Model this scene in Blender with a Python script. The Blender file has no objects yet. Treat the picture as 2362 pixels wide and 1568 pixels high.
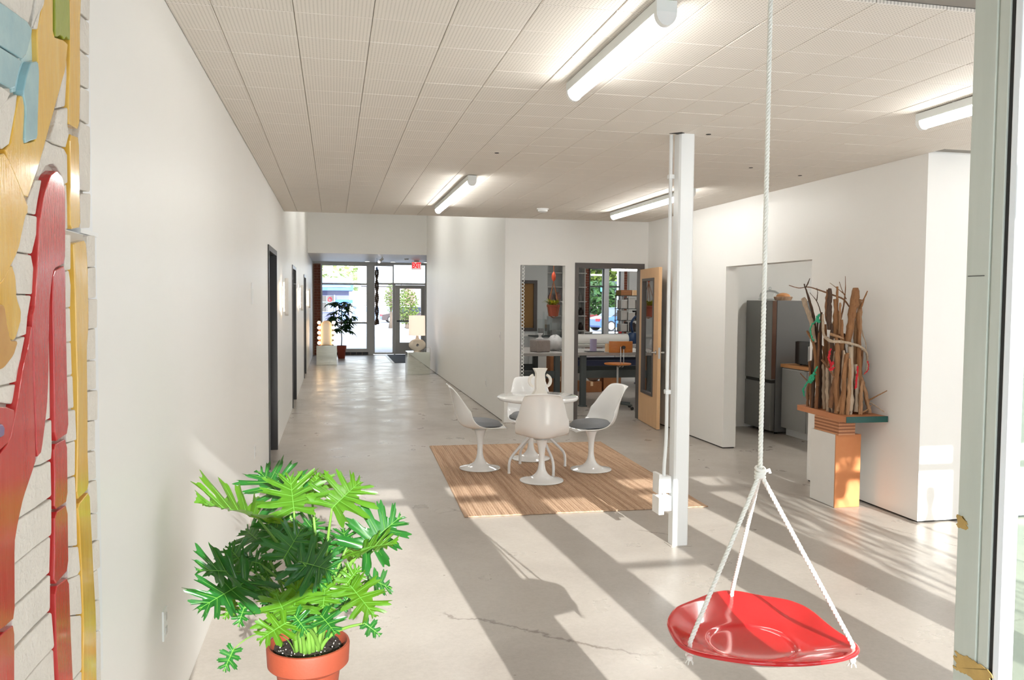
import bpy, bmesh, math, random
from math import sin, cos, pi, radians, sqrt, exp, atan2
from mathutils import Vector, Matrix

scene = bpy.context.scene
COL = scene.collection
random.seed(11)

# ------------------------------------------------------------------ camera
cam_data = bpy.data.cameras.new('camera')
cam = bpy.data.objects.new('camera', cam_data)
COL.objects.link(cam)
cam_data.sensor_width = 36.0
cam_data.lens = 28.8514
cam.matrix_world = Matrix(((0.977316, 0.002511, -0.211770, 0.0),
                           (-0.211646, 0.047850, -0.976174, 0.0),
                           (0.007682, 0.998851, 0.047296, 1.7),
                           (0, 0, 0, 1)))
cam_data.clip_start = 0.02
cam_data.clip_end = 400
scene.camera = cam

# ------------------------------------------------------------------ sky, sun, exposure
SUN_DIR = Vector((-0.0575, 1.0, -0.315)).normalized()
sun_data = bpy.data.lights.new('sun', 'SUN')
sun_data.energy = 11.0
sun_data.angle = radians(0.32)
sun_data.color = (1.0, 0.965, 0.92)
sun = bpy.data.objects.new('sun', sun_data)
COL.objects.link(sun)
sun.rotation_euler = SUN_DIR.to_track_quat('-Z', 'Y').to_euler()
sun.location = (0.5, -8, 5)

world = bpy.data.worlds.new('sky')
scene.world = world
world.use_nodes = True
wn = world.node_tree
wn.nodes.clear()
w_out = wn.nodes.new('ShaderNodeOutputWorld')
w_bg = wn.nodes.new('ShaderNodeBackground')
w_ramp = wn.nodes.new('ShaderNodeValToRGB')
w_sep = wn.nodes.new('ShaderNodeSeparateXYZ')
w_geo = wn.nodes.new('ShaderNodeTexCoord')
wn.links.new(w_geo.outputs['Generated'], w_sep.inputs[0])
wn.links.new(w_sep.outputs['Z'], w_ramp.inputs[0])
w_ramp.color_ramp.elements[0].position = 0.0
w_ramp.color_ramp.elements[0].color = (1.0, 0.985, 0.965, 1)
w_ramp.color_ramp.elements[1].position = 0.7
w_ramp.color_ramp.elements[1].color = (0.58, 0.76, 1.0, 1)
wn.links.new(w_ramp.outputs[0], w_bg.inputs[0])
w_bg.inputs[1].default_value = 4.0
wn.links.new(w_bg.outputs[0], w_out.inputs[0])

TUBE = 27.0          # fluorescent tubes
GLOW = 14.0         # warm bulbs

scene.view_settings.view_transform = 'Standard'
scene.view_settings.look = 'None'
scene.view_settings.exposure = 0.24
scene.view_settings.gamma = 1.0
scene.view_settings.use_curve_mapping = False
cy = scene.cycles
cy.max_bounces = 10
cy.diffuse_bounces = 6
cy.glossy_bounces = 4
cy.transmission_bounces = 6
cy.transparent_max_bounces = 10
cy.caustics_reflective = False
cy.caustics_refractive = False
cy.sample_clamp_indirect = 6.0

# ------------------------------------------------------------------ materials
def lin(c):
    out = []
    for v in c[:3]:
        v = v / 255.0
        out.append(v / 12.92 if v <= 0.04045 else ((v + 0.055) / 1.055) ** 2.4)
    return (out[0], out[1], out[2], 1.0)

MATS = {}
def mat(name, rgb, rough=0.5, metal=0.0, var=0.0, scale=6.0, bump=0.0, bscale=60.0, coat=0.0, es=0.0, rgb2=None,
        stretch=(1, 1, 1), spec=0.5, trans=0.0, sss=0.0, contrast=0.5):
    m = bpy.data.materials.new(name)
    m.use_nodes = True
    nt = m.node_tree
    b = nt.nodes['Principled BSDF']
    col = lin(rgb)
    b.inputs['Base Color'].default_value = col
    b.inputs['Roughness'].default_value = rough
    b.inputs['Metallic'].default_value = metal
    b.inputs['Specular IOR Level'].default_value = spec
    if coat:
        b.inputs['Coat Weight'].default_value = coat
        b.inputs['Coat Roughness'].default_value = 0.08
    if trans:
        b.inputs['Transmission Weight'].default_value = trans
    if es:
        b.inputs['Emission Color'].default_value = col
        b.inputs['Emission Strength'].default_value = es
    tc = None
    if var or bump or rgb2:
        tc = nt.nodes.new('ShaderNodeTexCoord')
        mp = nt.nodes.new('ShaderNodeMapping')
        mp.inputs['Scale'].default_value = stretch
        nt.links.new(tc.outputs['Object'], mp.inputs[0])
    if var or rgb2:
        n = nt.nodes.new('ShaderNodeTexNoise')
        n.inputs['Scale'].default_value = scale
        n.inputs['Detail'].default_value = 6
        n.inputs['Roughness'].default_value = 0.6
        nt.links.new(mp.outputs[0], n.inputs['Vector'])
        r = nt.nodes.new('ShaderNodeValToRGB')
        c2 = lin(rgb2) if rgb2 else tuple(max(0, c * (1 - var)) for c in col[:3]) + (1,)
        r.color_ramp.elements[0].position = 0.5 - contrast * 0.5 + 0.05
        r.color_ramp.elements[1].position = 0.5 + contrast * 0.5 - 0.05
        r.color_ramp.elements[0].color = c2
        r.color_ramp.elements[1].color = col
        nt.links.new(n.outputs['Fac'], r.inputs[0])
        nt.links.new(r.outputs[0], b.inputs['Base Color'])
    if bump:
        n2 = nt.nodes.new('ShaderNodeTexNoise')
        n2.inputs['Scale'].default_value = bscale
        n2.inputs['Detail'].default_value = 4
        nt.links.new(mp.outputs[0], n2.inputs['Vector'])
        bp = nt.nodes.new('ShaderNodeBump')
        bp.inputs['Strength'].default_value = bump
        bp.inputs['Distance'].default_value = 0.01
        nt.links.new(n2.outputs['Fac'], bp.inputs['Height'])
        nt.links.new(bp.outputs[0], b.inputs['Normal'])
    MATS[name] = m
    return m

def glass_mat(name, tint=(255, 255, 255), refl=0.06):
    m = bpy.data.materials.new(name)
    m.use_nodes = True
    nt = m.node_tree
    nt.nodes.clear()
    o = nt.nodes.new('ShaderNodeOutputMaterial')
    t = nt.nodes.new('ShaderNodeBsdfTransparent')
    t.inputs[0].default_value = lin(tint)
    g = nt.nodes.new('ShaderNodeBsdfGlossy')
    g.inputs['Roughness'].default_value = 0.02
    mix = nt.nodes.new('ShaderNodeMixShader')
    lw = nt.nodes.new('ShaderNodeLayerWeight')
    lw.inputs[0].default_value = refl * 4
    mul = nt.nodes.new('ShaderNodeMath')
    mul.operation = 'MULTIPLY_ADD'
    mul.inputs[1].default_value = 0.5
    mul.inputs[2].default_value = refl * 0.4
    nt.links.new(lw.outputs['Fresnel'], mul.inputs[0])
    nt.links.new(mul.outputs[0], mix.inputs[0])
    nt.links.new(t.outputs[0], mix.inputs[1])
    nt.links.new(g.outputs[0], mix.inputs[2])
    nt.links.new(mix.outputs[0], o.inputs[0])
    MATS[name] = m
    return m

def emit_mat(name, rgb, s):
    m = bpy.data.materials.new(name)
    m.use_nodes = True
    nt = m.node_tree
    nt.nodes.clear()
    o = nt.nodes.new('ShaderNodeOutputMaterial')
    e = nt.nodes.new('ShaderNodeEmission')
    e.inputs[0].default_value = lin(rgb)
    e.inputs[1].default_value = s
    nt.links.new(e.outputs[0], o.inputs[0])
    MATS[name] = m
    return m

# ------------------------------------------------------------------ mesh helpers
class MB:
    def __init__(self):
        self.v, self.f, self.m = [], [], []
    def add(self, vs, fs, mi=0):
        o = len(self.v)
        self.v += [tuple(map(float, p)) for p in vs]
        self.f += [tuple(i + o for i in q) for q in fs]
        self.m += [mi] * len(fs)
        return self
    def box(self, x0, x1, y0, y1, z0, z1, mi=0, b=0.0):
        if b <= 0:
            vs = [(x0, y0, z0), (x1, y0, z0), (x1, y1, z0), (x0, y1, z0), (x0, y0, z1), (x1, y0, z1), (x1, y1, z1), (x0, y1, z1)]
            fs = [(3, 2, 1, 0), (4, 5, 6, 7), (0, 1, 5, 4), (1, 2, 6, 5), (2, 3, 7, 6), (3, 0, 4, 7)]
            return self.add(vs, fs, mi)
        bm = bmesh.new()
        bmesh.ops.create_cube(bm, size=1.0)
        for q in bm.verts:
            q.co = Vector(((x0 + x1) / 2 + q.co.x * (x1 - x0), (y0 + y1) / 2 + q.co.y * (y1 - y0), (z0 + z1) / 2 + q.co.z * (z1 - z0)))
        bmesh.ops.bevel(bm, geom=bm.edges[:], offset=b, segments=2, affect='EDGES', profile=0.6)
        self.bm(bm, mi)
        return self
    def bm(self, bm, mi=0):
        bm.verts.ensure_lookup_table()
        for i, q in enumerate(bm.verts):
            q.index = i
        self.add([q.co[:] for q in bm.verts], [tuple(q.index for q in f.verts) for f in bm.faces], mi)
        bm.free()
    def tube(self, pts, r, n=8, mi=0, caps=True, flat=1.0):
        pts = [Vector(p) for p in pts]
        rr = r if isinstance(r, (list, tuple)) else [r] * len(pts)
        t0 = (pts[1] - pts[0]).normalized()
        up = Vector((0, 0, 1)) if abs(t0.z) < 0.9 else Vector((1, 0, 0))
        a = t0.cross(up).normalized()
        vs, fs = [], []
        for i, p in enumerate(pts):
            t = (pts[min(i + 1, len(pts) - 1)] - pts[max(i - 1, 0)])
            if t.length < 1e-9:
                t = t0
            t.normalize()
            a = (a - t * a.dot(t))
            if a.length < 1e-6:
                a = t.orthogonal()
            a.normalize()
            b = t.cross(a)
            for k in range(n):
                th = 2 * pi * k / n
                vs.append(p + a * (cos(th) * rr[i]) + b * (sin(th) * rr[i] * flat))
        for i in range(len(pts) - 1):
            for k in range(n):
                k2 = (k + 1) % n
                fs.append((i * n + k, i * n + k2, (i + 1) * n + k2, (i + 1) * n + k))
        if caps:
            fs.append(tuple(reversed(range(n))))
            fs.append(tuple(range((len(pts) - 1) * n, len(pts) * n)))
        return self.add(vs, fs, mi)
    def lathe(self, prof, c=(0, 0, 0), n=32, mi=0, sx=1.0, sy=1.0):
        vs, fs = [], []
        for (r, z) in prof:
            for k in range(n):
                th = 2 * pi * k / n
                vs.append((c[0] + r * cos(th) * sx, c[1] + r * sin(th) * sy, c[2] + z))
        for i in range(len(prof) - 1):
            for k in range(n):
                k2 = (k + 1) % n
                fs.append((i * n + k, i * n + k2, (i + 1) * n + k2, (i + 1) * n + k))
        if prof[0][0] > 1e-5:
            fs.append(tuple(reversed(range(n))))
        if prof[-1][0] > 1e-5:
            fs.append(tuple(range((len(prof) - 1) * n, len(prof) * n)))
        return self.add(vs, fs, mi)
    def sphere(self, c, r, n=12, mi=0, sz=1.0):
        m = max(4, n // 2)
        prof = [(max(1e-4, r * sin(pi * i / m)), -r * sz * cos(pi * i / m)) for i in range(m + 1)]
        prof[0] = (1e-5, prof[0][1]); prof[-1] = (1e-5, prof[-1][1])
        return self.lathe(prof, c, n, mi)
    def prism(self, poly, ax, a0, a1, inset=0.0, mi=0, lip=None):
        """extrude a 2-D polygon along axis ax from a0 to a1, the far end edge-softened by inset"""
        n = len(poly)
        area = sum(poly[i][0] * poly[(i + 1) % n][1] - poly[(i + 1) % n][0] * poly[i][1] for i in range(n))
        P = [Vector((q[0], q[1])) for q in (poly if area > 0 else list(reversed(poly)))]
        def ring(off):
            out = []
            for i in range(n):
                e1 = P[i] - P[i - 1]
                e2 = P[(i + 1) % n] - P[i]
                nn = Vector((-e1.y, e1.x)).normalized() + Vector((-e2.y, e2.x)).normalized()
                if nn.length < 1e-6:
                    nn = Vector((0, 0))
                else:
                    nn.normalize()
                out.append(P[i] + nn * off)
            return out
        def to3(q, a):
            return (a, q[0], q[1]) if ax == 0 else ((q[0], a, q[1]) if ax == 1 else (q[0], q[1], a))
        s = 1 if a1 > a0 else -1
        lev = [(ring(0), a0)]
        if inset > 0:
            lev += [(ring(0), a1 - s * inset), (ring(inset * 0.4), a1 - s * inset * 0.3), (ring(inset), a1)]
        else:
            lev += [(ring(0), a1)]
        vs, fs = [], []
        for q, a in lev:
            vs += [to3(w, a) for w in q]
        for j in range(len(lev) - 1):
            for i in range(n):
                i2 = (i + 1) % n
                fs.append((j * n + i, j * n + i2, (j + 1) * n + i2, (j + 1) * n + i))
        fs.append(tuple(reversed(range(n))))
        fs.append(tuple(range((len(lev) - 1) * n, len(lev) * n)))
        return self.add(vs, fs, mi)
    def grid(self, fn, nu, nv, mi=0, wrap=False):
        vs = [fn(i / nu, j / nv) for i in range(nu + 1) for j in range(nv + 1)]
        fs = []
        for i in range(nu):
            for j in range(nv):
                a = i * (nv + 1) + j
                fs.append((a, a + 1, a + nv + 2, a + nv + 1))
        return self.add(vs, fs, mi)
    def slab(self, ax, a0, a1, u0, u1, z0, z1, holes=(), mi=0):
        """wall slab normal to ax (0 or 1) with rectangular holes (u0,u1,z0,z1)"""
        us = sorted({u0, u1, *[h[0] for h in holes], *[h[1] for h in holes]})
        zs = sorted({z0, z1, *[h[2] for h in holes], *[h[3] for h in holes]})
        us = [u for u in us if u0 <= u <= u1]; zs = [z for z in zs if z0 <= z <= z1]
        def solid(i, j):
            if i < 0 or j < 0 or i >= len(us) - 1 or j >= len(zs) - 1:
                return False
            cu, cz = (us[i] + us[i + 1]) / 2, (zs[j] + zs[j + 1]) / 2
            return not any(h[0] < cu < h[1] and h[2] < cz < h[3] for h in holes)
        def p(a, u, z):
            return (a, u, z) if ax == 0 else (u, a, z)
        vs, fs, idx = [], [], {}
        def V(a, u, z):
            k = (a, u, z)
            if k not in idx:
                idx[k] = len(vs); vs.append(p(a, u, z))
            return idx[k]
        for i in range(len(us) - 1):
            for j in range(len(zs) - 1):
                if not solid(i, j):
                    continue
                ua, ub, za, zb = us[i], us[i + 1], zs[j], zs[j + 1]
                fs.append((V(a0, ua, za), V(a0, ua, zb), V(a0, ub, zb), V(a0, ub, za)))
                fs.append((V(a1, ua, za), V(a1, ub, za), V(a1, ub, zb), V(a1, ua, zb)))
                for di, dj, q in ((-1, 0, (ua, za, ua, zb)), (1, 0, (ub, za, ub, zb)), (0, -1, (ua, za, ub, za)), (0, 1, (ua, zb, ub, zb))):
                    if not solid(i + di, j + dj):
                        fs.append((V(a0, q[0], q[1]), V(a0, q[2], q[3]), V(a1, q[2], q[3]), V(a1, q[0], q[1])))
        return self.add(vs, fs, mi)

def mesh_of(name, mb, mats, smooth=False, origin=(0, 0, 0), fix=True):
    me = bpy.data.meshes.new(name)
    ox, oy, oz = origin
    me.from_pydata([(x - ox, y - oy, z - oz) for x, y, z in mb.v], [], mb.f)
    mats = mats if isinstance(mats, (list, tuple)) else [mats]
    for m in mats:
        me.materials.append(MATS[m] if isinstance(m, str) else m)
    if any(mb.m):
        me.polygons.foreach_set('material_index', mb.m)
    if fix:
        bm = bmesh.new()
        bm.from_mesh(me)
        bmesh.ops.recalc_face_normals(bm, faces=bm.faces[:])
        bm.to_mesh(me)
        bm.free()
    if smooth:
        me.polygons.foreach_set('use_smooth', [True] * len(me.polygons))
        if smooth is not True:
            try:
                me.set_sharp_from_angle(angle=radians(smooth))
            except Exception:
                pass
    me.update()
    return me

def tag(o, label=None, cat=None, group=None, kind=None):
    if label: o['label'] = label
    if cat: o['category'] = cat
    if group: o['group'] = group
    if kind: o['kind'] = kind
    return o

def thing(name, label, cat, loc=(0, 0, 0), rotz=0.0, group=None):
    o = bpy.data.objects.new(name, None)
    o.empty_display_size = 0.1
    COL.objects.link(o)
    o.location = loc
    o.rotation_euler = (0, 0, rotz)
    return tag(o, label, cat, group)

def wloc(o):
    p = Vector((0, 0, 0))
    while o is not None:
        p += Vector(o.location)
        o = o.parent
    return p

def part(name, mb, mats, parent, smooth=False, label=None, kind=None, local=False):
    """a mesh under its thing; vertices given in world space unless local"""
    org = (0, 0, 0) if local else wloc(parent)
    o = bpy.data.objects.new(name, mesh_of(name, mb, mats, smooth, org))
    COL.objects.link(o)
    o.parent = parent
    return tag(o, label, kind=kind)

def solo(name, mb, mats, label=None, cat=None, group=None, kind=None, smooth=False):
    """a top-level thing that is one mesh"""
    xs = [q[0] for q in mb.v]; ys = [q[1] for q in mb.v]; zs = [q[2] for q in mb.v]
    org = ((min(xs) + max(xs)) / 2, (min(ys) + max(ys)) / 2, min(zs))
    o = bpy.data.objects.new(name, mesh_of(name, mb, mats, smooth, org))
    COL.objects.link(o)
    o.location = org
    return tag(o, label, cat, group, kind)

def struct(name, mb, mats, smooth=False, parent=None):
    if parent is not None:
        return part(name, mb, mats, parent, smooth)
    o = solo(name, mb, mats, smooth=smooth)
    o['kind'] = 'structure'
    return o

def dup(root, loc=None, rotz=None, label=None):
    r = root.copy()
    COL.objects.link(r)
    if loc is not None: r.location = loc
    if rotz is not None: r.rotation_euler = (0, 0, rotz)
    if label: r['label'] = label
    for ch in list(root.children):
        c = ch.copy()
        COL.objects.link(c)
        c.parent = r
        for g in list(ch.children):
            d = g.copy()
            COL.objects.link(d)
            d.parent = c
    return r

def mod(o, kind, **kw):
    m = o.modifiers.new(kind.lower(), kind)
    for k, v in kw.items():
        setattr(m, k, v)
    return m

def chaikin(poly, t=0.18):
    out = []
    n = len(poly)
    for i in range(n):
        a, b = poly[i], poly[(i + 1) % n]
        out.append((a[0] * (1 - t) + b[0] * t, a[1] * (1 - t) + b[1] * t))
        out.append((a[0] * t + b[0] * (1 - t), a[1] * t + b[1] * (1 - t)))
    return out

def bez(p0, p1, p2, p3, n=10):
    p0, p1, p2, p3 = map(Vector, (p0, p1, p2, p3))
    out = []
    for i in range(n + 1):
        t = i / n
        out.append(p0 * (1 - t) ** 3 + p1 * 3 * t * (1 - t) ** 2 + p2 * 3 * t * t * (1 - t) + p3 * t ** 3)
    return out

def smooth_path(pts, n=6):
    """Catmull-Rom through the points"""
    P = [Vector(p) for p in pts]
    P = [P[0] * 2 - P[1]] + P + [P[-1] * 2 - P[-2]]
    out = []
    for i in range(1, len(P) - 2):
        for k in range(n):
            t = k / n
            a, b, c, d = P[i - 1], P[i], P[i + 1], P[i + 2]
            out.append(0.5 * ((2 * b) + (c - a) * t + (2 * a - 5 * b + 4 * c - d) * t * t + (3 * b - a - 3 * c + d) * t ** 3))
    out.append(P[-2])
    return out

# ------------------------------------------------------------------ palette
mat('wall_paint', (242, 241, 238), 0.42, var=0.02, scale=1.5, bump=0.02, bscale=180)
mat('wall_grey', (214, 216, 216), 0.6)
mat('ceiling_back', (150, 145, 138), 0.8)  # darker grey: shade of the gaps between tiles put in the colour
mat('dark_gap', (44, 42, 40), 0.8)
mat('black_frame', (52, 50, 50), 0.35)
mat('dark_door', (62, 62, 64), 0.4)
mat('frame_brown', (86, 80, 78), 0.45)
mat('white_metal', (236, 238, 240), 0.35)
mat('alu', (196, 196, 194), 0.35, metal=0.3)
mat('pale_frame', (214, 214, 212), 0.45)
mat('post_white', (238, 240, 240), 0.3, bump=0.02, bscale=120)
mat('jamb_grey', (202, 204, 192), 0.28, rgb2=(184, 188, 174), scale=3.0, stretch=(1, 6, 0.6), contrast=0.6)  # grey-green holds the jamb's shade and the plant's reflection
mat('bare_wood', (196, 160, 92), 0.7, var=0.25, scale=40)
mat('brick', (150, 82, 62), 0.85, var=0.35, scale=8, bump=0.3, bscale=90)
mat('mortar', (176, 150, 132), 0.9)
mat('black_tile', (40, 40, 42), 0.3)
mat('pavement', (226, 222, 218), 0.9, var=0.08, scale=0.4)
mat('gloss_white', (244, 245, 245), 0.07, coat=0.6)
mat('plastic_white', (240, 241, 240), 0.35)
mat('tube_body', (232, 236, 234), 0.4)
glass_mat('glass', (250, 252, 252), 0.05)
glass_mat('glass_green', (232, 242, 234), 0.05)
glass_mat('glass_lite', (206, 218, 206), 0.9)
emit_mat('tube_light', (255, 254, 249), TUBE)
emit_mat('tube_bright', (255, 253, 246), TUBE * 1.8)
emit_mat('warm_bulb', (255, 214, 160), GLOW)
emit_mat('warm_glow', (255, 232, 200), 5.0)

def concrete():
    m = mat('concrete', (204, 195, 182), 0.32)
    nt = m.node_tree
    b = nt.nodes['Principled BSDF']
    tc = nt.nodes.new('ShaderNodeTexCoord')
    def noise(sc, det, rough=0.6, dist=0.0):
        n = nt.nodes.new('ShaderNodeTexNoise')
        n.inputs['Scale'].default_value = sc
        n.inputs['Detail'].default_value = det
        n.inputs['Roughness'].default_value = rough
        n.inputs['Distortion'].default_value = dist
        nt.links.new(tc.outputs['Object'], n.inputs['Vector'])
        return n
    def ramp(src, p0, p1, c0, c1):
        r = nt.nodes.new('ShaderNodeValToRGB')
        r.color_ramp.elements[0].position = p0
        r.color_ramp.elements[1].position = p1
        r.color_ramp.elements[0].color = c0
        r.color_ramp.elements[1].color = c1
        nt.links.new(src, r.inputs[0])
        return r
    def mul(a, b_, f=1.0):
        x = nt.nodes.new('ShaderNodeMix')
        x.data_type = 'RGBA'
        x.blend_type = 'MULTIPLY'
        x.inputs[0].default_value = f
        nt.links.new(a, x.inputs[6])
        nt.links.new(b_, x.inputs[7])
        return x.outputs[2]
    big = ramp(noise(0.7, 5, 0.6, 0.6).outputs['Fac'], 0.3, 0.7, lin((160, 152, 144)), lin((182, 175, 167)))
    fine = ramp(noise(45, 4, 0.7).outputs['Fac'], 0.3, 0.62, (0.90, 0.89, 0.88, 1), (1, 1, 1, 1))
    c = mul(big.outputs[0], fine.outputs[0])
    # small chips and stains
    chips = noise(5.5, 6, 0.75)
    cr = ramp(chips.outputs['Fac'], 0.70, 0.73, (1, 1, 1, 1), (0.62, 0.56, 0.5, 1))
    c = mul(c, cr.outputs[0], 0.16)
    # hairline cracks
    vo = nt.nodes.new('ShaderNodeTexVoronoi')
    vo.feature = 'DISTANCE_TO_EDGE'
    vo.inputs['Scale'].default_value = 0.42
    wob = noise(2.2, 5, 0.7)
    add = nt.nodes.new('ShaderNodeMix')
    add.data_type = 'RGBA'
    add.blend_type = 'LINEAR_LIGHT'
    add.inputs[0].default_value = 0.10
    nt.links.new(tc.outputs['Object'], add.inputs[6])
    nt.links.new(wob.outputs['Color'], add.inputs[7])
    nt.links.new(add.outputs[2], vo.inputs['Vector'])
    crack = ramp(vo.outputs['Distance'], 0.0003, 0.0014, (0.50, 0.46, 0.43, 1), (1, 1, 1, 1))
    gate = ramp(noise(0.9, 2).outputs['Fac'], 0.56, 0.62, (0, 0, 0, 1), (1, 1, 1, 1))
    x = nt.nodes.new('ShaderNodeMix')
    x.data_type = 'RGBA'
    x.blend_type = 'MULTIPLY'
    nt.links.new(gate.outputs[0], x.inputs[0])
    nt.links.new(c, x.inputs[6])
    nt.links.new(crack.outputs[0], x.inputs[7])
    nt.links.new(x.outputs[2], b.inputs['Base Color'])
    rr = ramp(noise(3.0, 5).outputs['Fac'], 0.3, 0.7, (0.26, 0.26, 0.26, 1), (0.42, 0.42, 0.42, 1))
    nt.links.new(rr.outputs[0], b.inputs['Roughness'])
    b.inputs['Specular IOR Level'].default_value = 0.5
concrete()

def tile_mat():
    m = mat('ceiling_tile', (236, 229, 220), 0.75)
    nt = m.node_tree
    b = nt.nodes['Principled BSDF']
    tc = nt.nodes.new('ShaderNodeTexCoord')
    sep = nt.nodes.new('ShaderNodeSeparateXYZ')
    nt.links.new(tc.outputs['Object'], sep.inputs[0])
    outs = []
    for ax in ('X', 'Y'):
        a = nt.nodes.new('ShaderNodeMath'); a.operation = 'MULTIPLY'; a.inputs[1].default_value = 2 * pi / 0.0156
        s = nt.nodes.new('ShaderNodeMath'); s.operation = 'COSINE'
        nt.links.new(sep.outputs[ax], a.inputs[0]); nt.links.new(a.outputs[0], s.inputs[0])
        outs.append(s)
    ad = nt.nodes.new('ShaderNodeMath'); ad.operation = 'ADD'
    nt.links.new(outs[0].outputs[0], ad.inputs[0]); nt.links.new(outs[1].outputs[0], ad.inputs[1])
    r = nt.nodes.new('ShaderNodeValToRGB')
    r.color_ramp.elements[0].position = 0.30
    r.color_ramp.elements[1].position = 0.62
    mr = nt.nodes.new('ShaderNodeMapRange')
    mr.inputs[1].default_value = -2; mr.inputs[2].default_value = 2
    nt.links.new(ad.outputs[0], mr.inputs[0])
    nt.links.new(mr.outputs[0], r.inputs[0])
    r.color_ramp.elements[0].color = lin((236, 229, 220))
    r.color_ramp.elements[0].position = 0.72
    r.color_ramp.elements[1].position = 0.86
    r.color_ramp.elements[1].color = lin((196, 188, 178))
    nt.links.new(r.outputs[0], b.inputs['Base Color'])
tile_mat()

# ------------------------------------------------------------------ shell
LW, RW, BW = -0.638, 4.43, 11.2
H = 2.85
fl = struct('floor', MB().box(-0.9, 10.6, -0.5, 26.1, -0.12, 0.0), 'concrete')

DOORS = ((8.44, 9.62), (13.2, 14.42), (18.2, 19.42))
struct('wall_left', MB().slab(0, LW, LW - 0.18, -0.5, 26.0, 0, 4.1, [(a, b, -1, 2.24) for a, b in DOORS]), 'wall_paint')
for i, (a, b) in enumerate(DOORS):
    d = thing('door_%d' % (i + 1), None, None, (LW - 0.1, (a + b) / 2, 0))
    d['kind'] = 'structure'
    fw = 0.055
    f = MB()
    x0, x1 = LW - 0.178, LW + 0.012
    f.box(x0, x1, a, a + fw, 0, 2.24).box(x0, x1, b - fw, b, 0, 2.24).box(x0, x1, a + fw, b - fw, 2.24 - fw, 2.24)
    f.box(x0 + 0.02, x0 + 0.07, a + fw, a + fw + 0.02, 0, 2.18).box(x0 + 0.02, x0 + 0.07, b - fw - 0.02, b - fw, 0, 2.18)
    part('door_frame', f, 'black_frame', d)
    part('door_panel', MB().box(LW - 0.165, LW - 0.12, a + fw + 0.02, b - fw - 0.02, 0.008, 2.18, b=0.003), 'dark_door', d)
    h = MB().tube([(LW - 0.12, a + 0.16, 1.0), (LW - 0.06, a + 0.16, 1.0), (LW - 0.055, a + 0.28, 1.0)], 0.009)
    h.lathe([(0.026, 0), (0.026, 0.008)], (LW - 0.12, a + 0.16, 1.0), 14)
    part('door_handle', h, 'alu', d)

struct('wall_right', MB().slab(0, RW, RW + 0.16, 5.5, BW, 0.014, H + 0.02, [(7.03, 8.775, -1, 2.118)]), 'wall_paint')
struct('wall_nook', MB().slab(1, 5.5, 5.66, RW + 0.16, 7.6, 0.014, H + 0.02), 'wall_paint')
struct('gap_shade_1', MB().box(RW + 0.012, RW + 0.15, 5.512, 7.02, 0.0, 0.016).box(RW + 0.012, RW + 0.15, 8.79, BW, 0, 0.016)
       .box(RW + 0.15, 7.6, 5.512, 5.65, 0, 0.016), 'dark_gap')  # dark strip standing for the shadow gap under the wall
struct('wall_back', MB().slab(1, BW, BW + 0.14, 2.324, 7.6, 0.0, H + 0.02,
       [(2.545, 3.192, 0.34, 2.207), (3.335, 4.372, -1, 2.25)]), 'wall_paint')
struct('wall_corridor', MB().slab(0, 2.324, 2.45, BW + 0.14, 21.1, 0.01, 4.1), 'wall_paint')
struct('gap_shade_2', MB().box(2.33, 2.44, BW + 0.14, 21.08, 0, 0.012), 'dark_gap')  # same painted shadow gap under the corridor wall
struct('wall_bulkhead', MB().box(LW, 2.45, 21.1, 21.28, 2.862, 4.1), 'wall_paint')
struct('wall_upper', MB().box(LW, 2.45, BW, BW + 0.13, 2.96, 4.1), 'wall_paint')
struct('ceiling_high', MB().box(LW - 0.18, 2.45, BW, 21.3, 4.1, 4.25), 'wall_paint')
struct('ceiling_low', MB().box(LW - 0.18, 10.6, 21.28, 26.1, 2.862, 3.0).box(2.45, 10.6, BW + 0.14, 21.28, 2.862, 3.0), 'wall_paint')

# --- ceiling of square acoustic tiles: the nearest 300 one by one, the rest joined
ceil = struct('ceiling', MB().box(LW - 0.18, 7.7, -0.5, BW + 0.001, 2.866, 2.955), 'ceiling_back')
TS, GAP = 0.3125, 0.0022
def tile_mesh(w, d):
    mb = MB()
    bv = 0.004
    x, y = w / 2 - GAP / 2, d / 2 - GAP / 2
    vs = [(-x, -y, 0.014), (x, -y, 0.014), (x, y, 0.014), (-x, y, 0.014),
          (-x, -y, 0.003), (x, -y, 0.003), (x, y, 0.003), (-x, y, 0.003),
          (-x + bv, -y + bv, 0), (x - bv, -y + bv, 0), (x - bv, y - bv, 0), (-x + bv, y - bv, 0)]
    fs = [(8, 11, 10, 9)]
    for a in (0, 4):
        for k in range(4):
            k2 = (k + 1) % 4
            fs.append((a + k, a + k2, a + 4 + k2, a + 4 + k))
    return mb.add(vs, fs)
cols = [LW + 0.001]
x = -0.467
while x < RW - 0.02:
    cols.append(x); x += TS
cols.append(RW - 0.001)
while x < 6.3:
    x += TS
rows = []
y = 3.771 - 3 * TS
while y < BW - 0.02:
    rows.append(y); y += TS
rows.append(BW - 0.001)
cells = []
for i in range(len(cols) - 1):
    for j in range(len(rows) - 1):
        cells.append((cols[i], cols[i + 1], rows[j], rows[j + 1]))
x = cols[-1]
for i in range(6):                      # the bay to the right, in front of the nook wall
    for j in range(len(rows) - 1):
        if rows[j + 1] < 5.52:
            cells.append((x + i * TS, x + (i + 1) * TS, rows[j], rows[j + 1]))
def in_view(c):
    cx, cyy = (c[0] + c[1]) / 2, (c[2] + c[3]) / 2
    return cyy > 3.30 - 0.25 * cx and cx < 0.87 * cyy + 0.1
seen = [c for c in cells if in_view(c)]
seen.sort(key=lambda c: (c[2] ** 2 + (c[0] - 0.5) ** 2))
near, far = seen[:300], seen[300:] + [c for c in cells if not in_view(c)]
tcache = {}
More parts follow.
